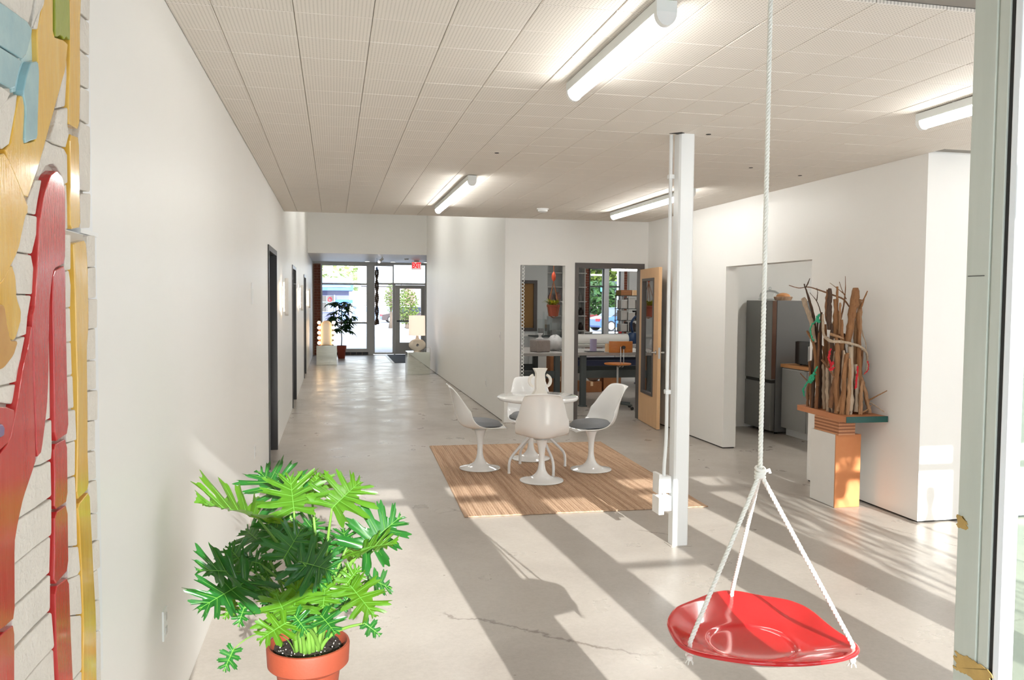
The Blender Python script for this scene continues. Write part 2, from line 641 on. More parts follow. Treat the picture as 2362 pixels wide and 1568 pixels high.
for c in near:
    w, d = c[1] - c[0], c[3] - c[2]
    k = (round(w, 3), round(d, 3))
    if k not in tcache:
        tcache[k] = mesh_of('ceiling_tile', tile_mesh(w, d), 'ceiling_tile')
    o = bpy.data.objects.new('ceiling_tile', tcache[k])
    COL.objects.link(o)
    o.parent = ceil
    o.location = Vector(((c[0] + c[1]) / 2, (c[2] + c[3]) / 2, H + random.uniform(-0.0006, 0.0006))) - Vector(ceil.location)
mb = MB()
for c in far:
    t = tile_mesh(c[1] - c[0], c[3] - c[2])
    mb.add([(p[0] + (c[0] + c[1]) / 2, p[1] + (c[2] + c[3]) / 2, p[2] + H) for p in t.v], t.f)
part('far_ceiling_tiles', mb, 'ceiling_tile', ceil, kind='stuff')
for px in ((1.240, 6.326, 2.849), (2.506, 5.263, 2.849), (3.471, 6.461, 2.849), (4.105, 6.740, 2.849)):
    r = 0.018 if px[1] < 7 else 0.012
    part('screw_hole', MB().lathe([(r, -0.001), (r, 0.004)], px, 10), 'dark_gap', ceil)
part('torn_edge', MB().prism([(2.235, 5.30), (2.30, 5.24), (2.33, 5.26), (2.30, 5.31), (2.27, 5.30)], 2, 2.8475, 2.853), 'dark_gap', ceil)

# --- front window wall behind the viewpoint: posts, transoms and panes that the sun comes through
FY = -0.3
MAIN = [(-0.41, 1.012), (1.31, 1.81), (2.10, 2.63), (2.98, 3.36), (3.68, 4.33), (4.38, 4.70), (4.74, 5.05), (5.5, 7.3)]  # last bay, here and in TRANS, is added to let in fill light
TRANS = [(-0.41, 1.01), (1.31, 1.80), (3.03, 3.46), (3.80, 4.35), (4.40, 4.70), (4.76, 5.04), (5.5, 7.3)]
hol = [(a + 0.017, b + 0.017, 0.12, 2.232) for a, b in MAIN] + [(a + 0.017, b + 0.017, 2.290, 2.425) for a, b in TRANS]
# the grid cells of MAIN and TRANS differ, so the wall is stacked from three slabs
wf = MB()
wf.slab(1, FY - 0.03, FY + 0.03, LW - 0.18, 7.6, 0, 2.268, hol[:len(MAIN)])
wf.slab(1, FY - 0.03, FY + 0.03, LW - 0.18, 7.6, 2.268, 2.955, hol[len(MAIN):])
wf.box(2.10, 2.66, FY - 0.02, FY + 0.02, 1.635, 1.665)
struct('wall_front', wf, 'wall_paint')
wp = MB()
for h in hol:
    wp.box(h[0], h[1], FY - 0.004, FY + 0.004, h[2], h[3])
struct('window_1', wp, 'glass')
def ornament(label, u, z, poly, group=None):  # unseen plate, added only to cast a shadow into the room
    t = thing('window_ornament', label, 'ornament', (u + 0.012, FY + 0.06, z))
    part('plate', MB().prism([(u + 0.012 + a, z + b) for a, b in poly], 1, FY + 0.055, FY + 0.065), 'plinth_grey', t)
    top = max(b for a, b in poly)
    part('cord', MB().tube([(u + 0.012, FY + 0.06, z + top - 0.005), (u + 0.012, FY + 0.06, 2.5)], 0.002, 6), 'plinth_grey', t)
    part('hook', MB().tube([(u + 0.012, FY + 0.06, 2.5), (u + 0.012, FY + 0.03, 2.5)], 0.004, 6), 'alu', t)
mat('plinth_grey', (170, 168, 164), 0.6)
ell = lambda rx, rz, n=28: [(rx * cos(2 * pi * k / n), rz * sin(2 * pi * k / n)) for k in range(n)]
ornament('unseen oval plate added behind the viewpoint to shade the leafy plant', -0.06, 1.80, ell(0.23, 0.17))
ornament('unseen small round plate added in the front window to shade the plinth', 4.47, 2.13, ell(0.055, 0.085))
ornament('unseen bottle shaped plate added at the far right to shade the nook wall', 4.86, 1.95, [(-0.06, -0.14), (0.06, -0.14), (0.03, -0.05), (0.035, 0.0), (0.05, 0.05), (0.045, 0.13), (0.0, 0.15), (-0.045, 0.13), (-0.05, 0.05), (-0.035, 0.0), (-0.03, -0.05)])
struct('wall_side', MB().box(7.6, 7.75, -0.5, BW + 0.14, 0, 2.955), 'wall_paint')
struct('ground', MB().box(-40, 40, -60, -0.5, -0.2, -0.06), 'pavement')

# --- glass door jamb at the right edge of the view
dj = thing('door_4', None, None, (0.96, 1.02, 0))
dj['kind'] = 'structure'
jm = MB()
jm.box(0.93, 0.956, 1.0225, 1.066, 0, 2.85, b=0.0015).box(0.934, 0.956, 1.0185, 1.023, 0, 2.85).box(0.931, 0.956, 1.0005, 1.019, 0, 2.85, b=0.0012)
part('jamb', jm, 'jamb_grey', dj)
part('gasket', MB().box(0.934, 0.953, 0.9912, 1.0007, 0, 2.85), 'dark_gap', dj)
st = MB().box(0.931, 0.9535, 0.978, 0.9915, 0.0, 2.85, b=0.002)
part('stile', st, 'post_white', dj)
for z in (1.585, 1.02, 2.2):
    part('screw', MB().tube([(0.943, 0.976, z), (0.943, 0.9785, z)], 0.004, 10), 'alu', dj)
part('pane', MB().box(0.9535, 1.12, 0.983, 0.989, 0.05, 2.85), 'glass_green', dj)
part('far_stile', MB().box(1.12, 1.34, 0.97, 1.03, 0.0, 2.85), 'post_white', dj)
# bare wood showing where the paint was torn off
rj = random.Random(9)
def torn(poly):
    q = []
    for i in range(len(poly)):
        a, b = poly[i], poly[(i + 1) % len(poly)]
        for t in (0, 0.25, 0.5, 0.75):
            k = 0.0 if t == 0 else rj.uniform(-0.0035, 0.0035)
            q.append((a[0] + (b[0] - a[0]) * t + k, a[1] + (b[1] - a[1]) * t + k * 0.5))
    poly = q
    return MB().prism(poly, 0, 0.9302, 0.9288)
part('torn_patch', torn([(1.067, 1.380), (1.055, 1.380), (1.053, 1.376), (1.047, 1.374), (1.049, 1.369), (1.045, 1.366), (1.053, 1.361), (1.063, 1.360), (1.068, 1.365)]), 'bare_wood', dj)
part('torn_patch', torn([(1.062, 1.170), (1.052, 1.169), (1.039, 1.172), (1.026, 1.170), (1.012, 1.171), (0.997, 1.169), (0.990, 1.165), (0.991, 1.154), (1.010, 1.140), (1.029, 1.144), (1.045, 1.143), (1.053, 1.143), (1.064, 1.142), (1.057, 1.152), (1.063, 1.156), (1.058, 1.165)]), 'bare_wood', dj)
part('scratch', MB().box(0.9295, 0.9302, 1.03, 1.062, 1.742, 1.743), 'dark_gap', dj)

# ------------------------------------------------------------------ far shopfront, Y = 25.9
SY = 25.9
br = thing('wall_pilaster', None, None, (-0.5, SY, 0)); br['kind'] = 'structure'
part('mortar', MB().box(-0.638, -0.40, SY + 0.01, SY + 0.2, 0, 2.862), 'mortar', br)
def bricks(parent, x0, x1, y, z1, lens):
    cache = {}
    z, k, n = 0.008, 0, 0
    while z + 0.06 < z1:
        L = lens[k % 2]
        x = x0
        while x < x1 - 0.02:
            w = min(L, x1 - x)
            if x == x0 and k % 2: w = min(L / 2, x1 - x)
            key = round(w, 3)
            if key not in cache:
                cache[key] = mesh_of('brick', MB().box(-w / 2 + 0.006, w / 2 - 0.006, -0.008, 0.02, 0, 0.068, b=0.003), 'brick')
            o = bpy.data.objects.new('brick', cache[key])
            COL.objects.link(o); o.parent = parent
            o.location = Vector((x + w / 2, y + random.uniform(-0.003, 0.003), z)) - wloc(parent)
            x += w
        z += 0.0815; k += 1
bricks(br, -0.60, -0.40, SY, 2.86, (0.2, 0.2))

def bars(rects, y0, y1):
    mb = MB()
    for a, b, c, d in rects:
        mb.box(a, b, y0, y1, c, d)
    return mb
def window(n, x0, x1, z0, z1, rails, fw=0.05, frame='pale_frame', y=SY):
    w = thing('window_%d' % n, None, None, ((x0 + x1) / 2, y, z0)); w['kind'] = 'structure'
    rects = [(x0, x0 + fw, z0, z1), (x1 - fw, x1, z0, z1), (x0 + fw, x1 - fw, z0, z0 + fw), (x0 + fw, x1 - fw, z1 - fw, z1)]
    cuts = [z0 + fw]
    for r in rails:
        rects.append((x0 + fw, x1 - fw, r - 0.028, r + 0.028))
        cuts += [r - 0.028, r + 0.028]
    cuts.append(z1 - fw)
    part('frame', bars(rects, y - 0.04, y + 0.06), frame, w)
    for i in range(0, len(cuts), 2):
        part('pane', MB().box(x0 + fw, x1 - fw, y + 0.005, y + 0.013, cuts[i], cuts[i + 1]), 'glass', w)
    return w
window(2, -0.40, 1.035, 0.14, 2.80, (0.99, 2.19))
struct('trim_3', MB().box(-0.40, 1.035, SY - 0.06, SY + 0.08, 0.085, 0.14).box(1.035, 1.192, SY - 0.07, SY + 0.1, 0, 2.862), 'pale_frame')
sk = thing('baseboard_tiles', None, None, (0.3, SY, 0)); sk['kind'] = 'structure'
part('mortar', MB().box(-0.40, 1.035, SY - 0.03, SY + 0.05, 0, 0.085), 'mortar', sk)
tm = mesh_of('tile', MB().box(-0.084, 0.084, -0.01, 0.01, 0, 0.078, b=0.003), 'black_tile')
for k in range(8):
    o = bpy.data.objects.new('tile', tm); COL.objects.link(o); o.parent = sk
    o.location = Vector((-0.40 + 0.09 + k * 0.179, SY - 0.03, 0.003)) - wloc(sk)
struct('trim_4', MB().box(-0.638, 10.4, SY - 0.05, SY + 0.08, 2.80, 2.862), 'pale_frame')
window(3, 1.192, 1.83, 0.02, 2.80, (2.21,), 0.045)
# entrance door with transom light above
d5 = thing('door_5', None, None, (2.33, SY, 0)); d5['kind'] = 'structure'
part('door_frame', bars([(1.83, 1.87, 0, 2.21), (2.80, 2.86, 0, 2.80), (1.83, 2.80, 2.18, 2.24)], SY - 0.04, SY + 0.06), 'pale_frame', d5)
part('stiles', bars([(1.875, 2.012, 0.01, 2.175), (2.672, 2.795, 0.01, 2.175), (2.012, 2.672, 0.01, 0.375), (2.012, 2.672, 2.065, 2.175)], SY - 0.02, SY + 0.025), 'alu', d5)
part('pane', MB().box(2.012, 2.672, SY - 0.002, SY + 0.006, 0.375, 2.065), 'glass', d5)
part('pane', MB().box(1.83, 2.80, SY + 0.005, SY + 0.013, 2.24, 2.80), 'glass', d5)
part('push_bar', MB().tube([(1.93, SY - 0.02, 1.05), (1.93, SY - 0.09, 1.05), (2.74, SY - 0.09, 1.05), (2.74, SY - 0.02, 1.05)], 0.02), 'dark_door', d5)
part('door_closer', MB().box(2.02, 2.36, SY - 0.07, SY - 0.025, 2.1, 2.16).tube([(2.05, SY - 0.05, 2.16), (2.05, SY - 0.16, 2.2), (2.3, SY - 0.1, 2.21)], 0.01), 'alu', d5)
struct('wall_shopfront', MB().box(2.86, 8.0, SY - 0.02, SY + 0.15, 0, 2.80), 'wall_paint')
b2 = thing('wall_pilaster', None, None, (8.1, SY, 0)); b2['kind'] = 'structure'
part('mortar', MB().box(8.0, 8.2, SY + 0.01, SY + 0.2, 0, 2.80), 'mortar', b2)
bricks(b2, 8.0, 8.2, SY, 2.79, (0.2, 0.2))
mat('window_dark', (88, 96, 92), 0.5)
window(4, 8.2, 8.69, 0.62, 2.80, (2.2,), 0.03, 'window_dark')
struct('trim_5', MB().box(8.69, 8.85, SY - 0.12, SY + 0.1, 0, 2.80).box(9.262, 9.37, SY - 0.12, SY + 0.1, 0, 2.80), 'white_metal')
window(5, 8.85, 9.262, 0.62, 2.80, (2.2,), 0.03, 'window_dark')
struct('wall_sill', MB().box(8.2, 8.69, SY, SY + 0.15, 0, 0.62).box(8.85, 9.262, SY, SY + 0.15, 0, 0.62), 'brick')
b3 = thing('wall_pilaster', None, None, (9.44, SY, 0)); b3['kind'] = 'structure'
part('mortar', MB().box(9.37, 9.52, SY + 0.01, SY + 0.2, 0, 2.80), 'mortar', b3)
bricks(b3, 9.37, 9.52, SY, 2.79, (0.15, 0.15))
struct('wall_end', MB().box(9.52, 10.4, SY, SY + 0.15, 0, 2.80), 'wall_paint')
struct('wall_workshop', MB().box(10.4, 10.6, 7.6, 26.1, 0, 2.862).box(7.75, 10.4, 11.2, 11.34, 0, 2.862), 'wall_paint')
struct('wall_partition', MB().slab(1, 17.2, 17.32, 2.45, 4.51, 0, 2.862, [(3.58, 4.235, 1.10, 2.11)]), 'wall_grey')
mat('brown_paper', (150, 112, 66), 0.7, var=0.15, scale=3)
w6 = thing('window_6', None, None, (3.9, 17.2, 1.06)); w6['kind'] = 'structure'
part('frame', bars([(3.54, 3.60, 1.06, 2.15), (4.20, 4.275, 1.06, 2.15), (3.60, 4.20, 1.06, 1.13), (3.60, 4.20, 2.08, 2.15)], 17.17, 17.22), 'frame_brown', w6)
part('paper_cover', MB().box(3.60, 4.20, 17.215, 17.225, 1.13, 2.08), 'brown_paper', w6)
struct('trim_6', MB().box(2.45, 4.51, 17.15, 17.2, 0.95, 1.0), 'wall_paint')

# frame of the open workshop door and the opening beside it
df = thing('door_6', None, None, (3.85, BW, 0)); df['kind'] = 'structure'
part('door_frame', bars([(3.335, 3.388, 0, 2.25), (4.322, 4.375, 0, 2.25), (3.388, 4.322, 2.178, 2.25)], BW - 0.012, BW + 0.152), 'frame_brown', df)
# leaf, hinged on the right jamb and swung open into the room
mat('maple', (222, 184, 140), 0.45, rgb2=(206, 164, 120), scale=9, stretch=(3, 3, 0.35), contrast=0.7)
mat('maple_edge', (232, 200, 160), 0.5)
lf = MB()
L, T_ = 0.965, 0.045
def leafbox(a, b, t0, t1, z0, z1):
    lf.box(a, b, t0, t1, z0, z1)
lf.slab(1, 0, T_, 0, L, 0.008, 2.165, [(0.16, 0.74, 0.43, 2.02)])
door = thing('door_leaf', None, None, (4.300, 11.165, 0)); door['kind'] = 'structure'
dl = part('door_panel', lf, 'maple', door, local=True)
part('lite_frame', MB().slab(1, -0.012, T_ + 0.012, 0.15, 0.75, 0.42, 2.03, [(0.185, 0.715, 0.455, 1.995)]), 'frame_brown', door, local=True)
part('pane', MB().box(0.185, 0.715, 0.018, 0.026, 0.455, 1.995), 'glass_lite', door, local=True)
hd = MB()
for s, y0 in ((-1, 0), (1, T_)):
    hd.tube([(L - 0.07, y0, 1.03), (L - 0.07, y0 + s * 0.06, 1.03), (L - 0.10, y0 + s * 0.068, 1.03), (L - 0.2, y0 + s * 0.068, 1.025)], 0.011, 8)
    hd.tube([(L - 0.07, y0, 1.03), (L - 0.07, y0 + s * 0.012, 1.03)], 0.03, 16)
part('door_handle', hd, 'chrome' if 'chrome' in MATS else mat('chrome', (210, 210, 210), 0.15, 1.0), door, smooth=40, local=True)
part('latch_plate', MB().box(L, L + 0.003, 0.008, 0.036, 0.95, 1.1), 'chrome', door, local=True)
door.rotation_euler = (0, 0, radians(-96.5))

# ------------------------------------------------------------------ fluorescent ceiling lights
def batten(label, x, y0, y1):
    t = thing('ceiling_light', label, 'ceiling light', (x, (y0 + y1) / 2, H), group='fluorescent battens on the tiled ceiling')
    b = MB().box(x - 0.042, x + 0.042, y0, y1, H - 0.052, H - 0.006, b=0.003)
    for k in (0.12, 0.88):
        yy = y0 + (y1 - y0) * k
        b.tube([(x - 0.02, yy, H - 0.008), (x - 0.02, yy, H + 0.002)], 0.012, 8)
    part('housing', b, 'tube_body', t)
    n = 10
    d = MB()
    prof = [(0.036 * cos(pi + pi * k / n), 0.046 * sin(pi + pi * k / n)) for k in range(n + 1)]
    d.prism([(x + p[0], H - 0.052 + p[1]) for p in prof], 1, y0 + 0.03, y1 - 0.03)
    part('diffuser', d, 'tube_light', t)
    for a, b_ in ((y0, y0 + 0.03), (y1 - 0.03, y1)):
        e = MB().prism([(x + p[0] * 1.15, H - 0.05 + p[1] * 1.12) for p in prof], 1, a, b_)
        part('end_cap', e, 'plastic_white', t)
    return t
batten('white tube light on the ceiling nearest the camera, above the rope swing side', 1.235, 2.97, 4.21)
batten('white tube light on the ceiling nearest the corridor opening', 1.235, 7.46, 9.98)
batten('white tube light partly behind the top of the white column', 3.50, 7.70, 10.08)
batten('white tube light cut off by the grey door jamb at the right edge', 3.47, 1.94, 4.38)
sm = thing('smoke_detector', 'round white smoke detector on the ceiling before the back wall', 'smoke detector', (2.535, 9.943, 2.850))
P0 = Vector(sm.location)
part('base', MB().lathe([(0.075, 0), (0.075, -0.012), (0.07, -0.014)], P0, 24), 'plastic_white', sm, smooth=40)
part('sensor_head', MB().lathe([(0.062, -0.012), (0.06, -0.034), (0.045, -0.044), (1e-5, -0.046)], P0, 24), 'plastic_white', sm, smooth=40)

# ------------------------------------------------------------------ white steel column with conduit and two outlet boxes
ct = thing('steel_column', 'square white steel column standing beside the rug, conduit down one side', 'column', (2.355, 5.345, 0))
mb = MB().prism([(2.306, 5.292), (2.318, 5.28), (2.406, 5.28), (2.418, 5.292), (2.418, 5.37), (2.306, 5.37)], 2, 0.001, 2.852)
part('post', mb, 'post_white', ct)
part('floor_plate', MB().box(2.285, 2.44, 5.262, 5.39, 0.0, 0.003, b=0.001), 'concrete', ct)
cd = MB().tube(smooth_path([(2.272, 5.35, 2.85), (2.272, 5.35, 2.0), (2.272, 5.35, 1.2), (2.272, 5.35, 0.8), (2.262, 5.34, 0.66), (2.252, 5.33, 0.58), (2.25, 5.33, 0.49)], 5), 0.0125, 10)
part('conduit', cd, 'post_white', ct, smooth=50)
for z in (2.55, 1.06):
    part('conduit_strap', MB().box(2.255, 2.294, 5.33, 5.37, z, z + 0.03, b=0.004), 'post_white', ct)
ob = MB().box(2.225, 2.291, 5.295, 5.365, 0.375, 0.49, b=0.004)
u1 = part('outlet_box', ob, 'post_white', ct)
part('cover_plate', MB().box(2.19, 2.214, 5.27, 5.385, 0.372, 0.512, b=0.003).box(2.214, 2.226, 5.29, 5.37, 0.382, 0.485), 'plastic_white', u1)
ob = MB().box(2.225, 2.291, 5.285, 5.365, 0.25, 0.353, b=0.004).tube([(2.255, 5.33, 0.34), (2.255, 5.33, 0.39)], 0.012, 10)
u2 = part('outlet_box', ob, 'post_white', ct)
part('cover_plate', MB().box(2.188, 2.203, 5.26, 5.385, 0.232, 0.352, b=0.003).box(2.203, 2.232, 5.275, 5.375, 0.228, 0.35, b=0.003), 'plastic_white', u2)

# ------------------------------------------------------------------ jute rug of braided strips
def jute():
    m = mat('jute', (216, 186, 158), 0.85, rgb2=(180, 144, 116), scale=20, stretch=(6, 0.8, 1), contrast=0.8, bump=0.35, bscale=260)
    nt = m.node_tree
    b = nt.nodes['Principled BSDF']
    tc = nt.nodes.new('ShaderNodeTexCoord')
    mp = nt.nodes.new('ShaderNodeMapping')
    mp.inputs['Scale'].default_value = (28, 0.6, 1)
    n = nt.nodes.new('ShaderNodeTexNoise')
    n.inputs['Scale'].default_value = 1.0
    n.inputs['Detail'].default_value = 3
    nt.links.new(tc.outputs['Object'], mp.inputs[0])
    nt.links.new(mp.outputs[0], n.inputs['Vector'])
    r = nt.nodes.new('ShaderNodeValToRGB')
    r.color_ramp.elements[0].position = 0.38
    r.color_ramp.elements[1].position = 0.56
    r.color_ramp.elements[0].color = (0.60, 0.54, 0.48, 1)
    r.color_ramp.elements[1].color = (1, 1, 1, 1)
    nt.links.new(n.outputs['Fac'], r.inputs[0])
    src = b.inputs['Base Color'].links[0].from_socket
    x = nt.nodes.new('ShaderNodeMix'); x.data_type = 'RGBA'; x.blend_type = 'MULTIPLY'; x.inputs[0].default_value = 0.75
    nt.links.new(src, x.inputs[6]); nt.links.new(r.outputs[0], x.inputs[7])
    nt.links.new(x.outputs[2], b.inputs['Base Color'])
jute()
C1, C2, C3, C4 = Vector((0.997, 6.30, 0)), Vector((3.04, 6.262, 0)), Vector((3.155, 9.42, 0)), Vector((1.083, 9.475, 0))
rug = thing('jute_rug', 'large tan woven jute rug lying under the white table and chairs', 'rug', (2.07, 7.86, 0))
NS = 96
rr = MB()
def rugp(u, v, z):
    a = C1.lerp(C2, u); b = C4.lerp(C3, u)
    p = a.lerp(b, v)
    return (p.x, p.y, z)
sect = [(0.0, 0.002), (0.18, 0.009), (0.5, 0.0115), (0.82, 0.009)]
us = []
for k in range(NS):
    for s, z in sect:
        us.append(((k + s) / NS, z))
us.append((1.0, 0.002))
ny = 40
vs = []
for j in range(ny + 1):
    for u, z in us:
        w = 0.0006 * sin(j * 2.1 + u * 300)
        e = 0.004 * sin(u * 420) if j in (0, ny) else 0
        q = rugp(min(1, max(0, u + w)), j / ny, z)
        vs.append((q[0], q[1] + e, q[2]))
n_ = len(us)
fs = [(j * n_ + i, j * n_ + i + 1, (j + 1) * n_ + i + 1, (j + 1) * n_ + i) for j in range(ny) for i in range(n_ - 1)]
rr.add(vs, fs)
part('braids', rr, 'jute', rug, smooth=True, kind='stuff')
for a, b in ((C1, C2), (C4, C3)):
    part('hem', MB().tube([a + (b - a) * (k / 60) + Vector((0, 0.004 * sin(k * 1.7), 0.0055)) for k in range(61)], 0.0055, 6), 'jute', rug, smooth=True)

# ------------------------------------------------------------------ round white table
TX, TY = 1.995, 7.95
tb = thing('round_table', 'round white dining table on four bent tube legs, standing on the rug', 'table', (TX, TY, 0.012))
R0 = 0.408
tp = MB().lathe([(1e-5, 0.708), (R0 - 0.06, 0.708), (R0 - 0.015, 0.717), (R0 - 0.003, 0.730), (R0, 0.740), (R0 - 0.004, 0.750), (R0 - 0.02, 0.756), (1e-5, 0.756)], (TX, TY, 0), 72)
part('tabletop', tp, 'gloss_white', tb, smooth=60)
part('pedestal', MB().lathe([(0.10, 0.708), (0.095, 0.693), (0.034, 0.65), (0.03, 0.42), (0.034, 0.36), (1e-5, 0.35)], (TX, TY, 0), 24), 'gloss_white', tb, smooth=50)
for fx, fy in ((1.666, 7.854, -0.000), (2.072, 7.619, 0.000), (1.888, 8.251, 0.000), (2.311, 8.063, -0.000)) if False else ((1.672, 7.80), (2.075, 7.625), (1.885, 8.25), (2.31, 8.04)):
    dx, dy = fx - TX, fy - TY
    pts = [(TX + dx * 0.05, TY + dy * 0.05, 0.42), (TX + dx * 0.55, TY + dy * 0.55, 0.285), (TX + dx * 0.88, TY + dy * 0.88, 0.185), (TX + dx * 0.97, TY + dy * 0.97, 0.14), (fx, fy, 0.09), (fx, fy, 0.012)]
    lg = MB().tube(smooth_path(pts, 5), 0.0135, 10)
    l = part('leg', lg, 'white_metal', tb, smooth=50)
    part('foot_cap', MB().lathe([(0.015, 0.012), (0.015, 0.024), (0.0136, 0.026)], (fx, fy, 0), 12), 'plastic_white', l)

# ------------------------------------------------------------------ tulip chairs
mat('seat_wool', (142, 144, 148), 0.95, rgb2=(112, 114, 118), scale=240, contrast=0.9, bump=0.3, bscale=500)
def tulip(name, label):
    t = thing(name, label, 'chair', group='four white pedestal chairs round the table')
    # centre line of the shell seen from the side: (y, z, half width, rise of the edges)
    prof = [(0.250, 0.418, 0.150, -0.012, 0.000), (0.242, 0.430, 0.190, -0.006, 0.000), (0.205, 0.437, 0.222, -0.002, 0.000), (0.12, 0.428, 0.246, 0.010, 0.0),
            (0.02, 0.415, 0.256, 0.026, 0.0), (-0.08, 0.412, 0.258, 0.062, 0.012), (-0.155, 0.424, 0.257, 0.125, 0.045),
            (-0.205, 0.455, 0.252, 0.14, 0.085), (-0.235, 0.505, 0.246, 0.10, 0.115), (-0.252, 0.57, 0.236, 0.055, 0.112),
            (-0.266, 0.65, 0.224, 0.02, 0.094), (-0.283, 0.73, 0.206, 0.004, 0.066), (-0.302, 0.80, 0.188, -0.002, 0.036),
            (-0.320, 0.845, 0.172, -0.008, 0.012), (-0.338, 0.856, 0.152, -0.014, 0.000)]
    NU = 16
    sh = MB()
    vs, fs = [], []
    for (y, z, w, rise, fwd) in prof:
        for k in range(NU + 1):
            s = -1 + 2 * k / NU
            a = abs(s) ** 2.4
            vs.append((w * (s if abs(s) < 0.8 else math.copysign(0.8 + (abs(s) - 0.8) * 0.9, s)), y + fwd * a, z + rise * a))
    n = NU + 1
    for i in range(len(prof) - 1):
        for k in range(NU):
            fs.append((i * n + k, i * n + k + 1, (i + 1) * n + k + 1, (i + 1) * n + k))
    sh.add(vs, fs)
    s = part('shell', sh, 'gloss_white', t, smooth=True, local=True)
    mod(s, 'SOLIDIFY', thickness=0.011, offset=0.0)
    mod(s, 'SUBSURF', levels=1, render_levels=2)
    ch = MB()
    NR, NA = 7, 36
    vs, fs = [], []
    for top in (1, 0):
        for i in range(NR + 1):
            r = i / NR
            for k in range(NA):
                th = 2 * pi * k / NA
                x = 0.232 * r * cos(th)
                y = 0.01 + 0.214 * r * sin(th) * (1.0 if sin(th) > 0 else 0.93)
                base = 0.424 + 0.024 * (abs(x) / 0.25) ** 2.4 + 0.03 * max(0, (0.0 - y)) / 0.2 + 0.012
                z = base + (0.052 * sqrt(max(0, 1 - r ** 5)) if top else -0.004)
                vs.append((x, y, z))
    N = (NR + 1) * NA
    for off, flip in ((0, False), (N, True)):
        for i in range(NR):
            for k in range(NA):
                k2 = (k + 1) % NA
                q = (off + i * NA + k, off + i * NA + k2, off + (i + 1) * NA + k2, off + (i + 1) * NA + k)
                fs.append(q if not flip else tuple(reversed(q)))
    for k in range(NA):
        k2 = (k + 1) % NA
        fs.append((NR * NA + k, NR * NA + k2, N + NR * NA + k2, N + NR * NA + k))
    ch.add(vs, fs)
    c = part('seat_cushion', ch, 'seat_wool', t, smooth=60, local=True, label='grey wool seat cushion')
    zips = MB().tube([(0.236 * cos(pi * k / 24 - pi / 2) if False else 0.233 * cos(2 * pi * k / 36), 0.01 + 0.215 * sin(2 * pi * k / 36) * (1 if sin(2 * pi * k / 36) > 0 else 0.93),
                       0.437 + 0.024 * (abs(0.233 * cos(2 * pi * k / 36)) / 0.25) ** 2.4 + 0.03 * max(0, -(0.01 + 0.2 * sin(2 * pi * k / 36))) / 0.2) for k in range(37)], 0.004, 6, caps=False)
    part('piping', zips, 'seat_wool', c, local=True, smooth=True)
    pd = MB().lathe([(1e-5, 0.0), (0.205, 0.0), (0.2085, 0.004), (0.205, 0.010), (0.17, 0.018), (0.12, 0.029), (0.085, 0.045), (0.058, 0.070), (0.040, 0.105),
                     (0.030, 0.15), (0.027, 0.20), (0.029, 0.26), (0.035, 0.31), (0.045, 0.35), (0.058, 0.385), (0.068, 0.405), (0.07, 0.415), (1e-5, 0.418)], (0, 0, 0), 40)
    part('pedestal_base', pd, 'gloss_white', t, smooth=40, local=True)
    part('swivel_joint', MB().lathe([(0.072, 0.393), (0.078, 0.398), (0.078, 0.404), (0.07, 0.408)], (0, -0.01, 0), 32), 'alu', t, smooth=40, local=True)
    return t
RZ = 0.012
c1 = tulip('pedestal_chair', 'white pedestal chair left of the table, seen from the side facing right')
c1.location = (1.437, 8.108, 0.000); c1.location.z = RZ; c1.rotation_euler = (0, 0, radians(-92))
dup(c1, Vector((1.908, 7.435, 0.000)) + Vector((0, 0, RZ)), radians(-13), 'white pedestal chair nearest the camera, its rounded back turned to us')
dup(c1, Vector((2.527, 7.849, 0.000)) + Vector((0, 0, RZ)), radians(101), 'white pedestal chair right of the table, facing left towards it')
dup(c1, Vector((2.042, 8.509, 0.000)) + Vector((0.02, 0.0, RZ)), radians(171), 'white pedestal chair behind the table, half hidden by its edge')

# ------------------------------------------------------------------ flat ceramic vase with two ring handles
mat('bisque', (236, 231, 222), 0.6, bump=0.1, bscale=150)
VX, VY, VZ = 2.01, 7.93, 0.757
vz = thing('vase', 'pale hourglass vase with two ring handles standing on the white table', 'vase', (VX, VY, VZ))
hw = [(0.0, 0.083), (0.012, 0.080), (0.03, 0.066), (0.055, 0.049), (0.075, 0.045), (0.10, 0.047), (0.16, 0.047), (0.20, 0.044), (0.225, 0.044), (0.245, 0.052), (0.265, 0.064), (0.275, 0.070)]
poly = [(VX + w, VZ + z) for z, w in hw] + [(VX - w, VZ + z) for z, w in reversed(hw)]
part('body', MB().prism(poly, 1, VY + 0.035, VY - 0.035, inset=0.004), 'bisque', vz)
for s in (-1, 1):
    h = MB()
    ring = []
    for k in range(17):
        a = -1.25 + 2.5 * k / 16
        ring.append((a, 0.062 if abs(a) < 1.1 else 0.066))
    cx, cz = VX + s * 0.052, VZ + 0.150
    outer = [(cx + s * 0.068 * cos(a), cz + 0.072 * sin(a)) for a, _ in ring]
    inner = [(cx + s * 0.044 * cos(a), cz + 0.048 * sin(a)) for a, _ in reversed(ring)]
    h.prism(outer + inner, 1, VY + 0.02, VY - 0.02, inset=0.002)
    part('handle', h, 'bisque', vz)

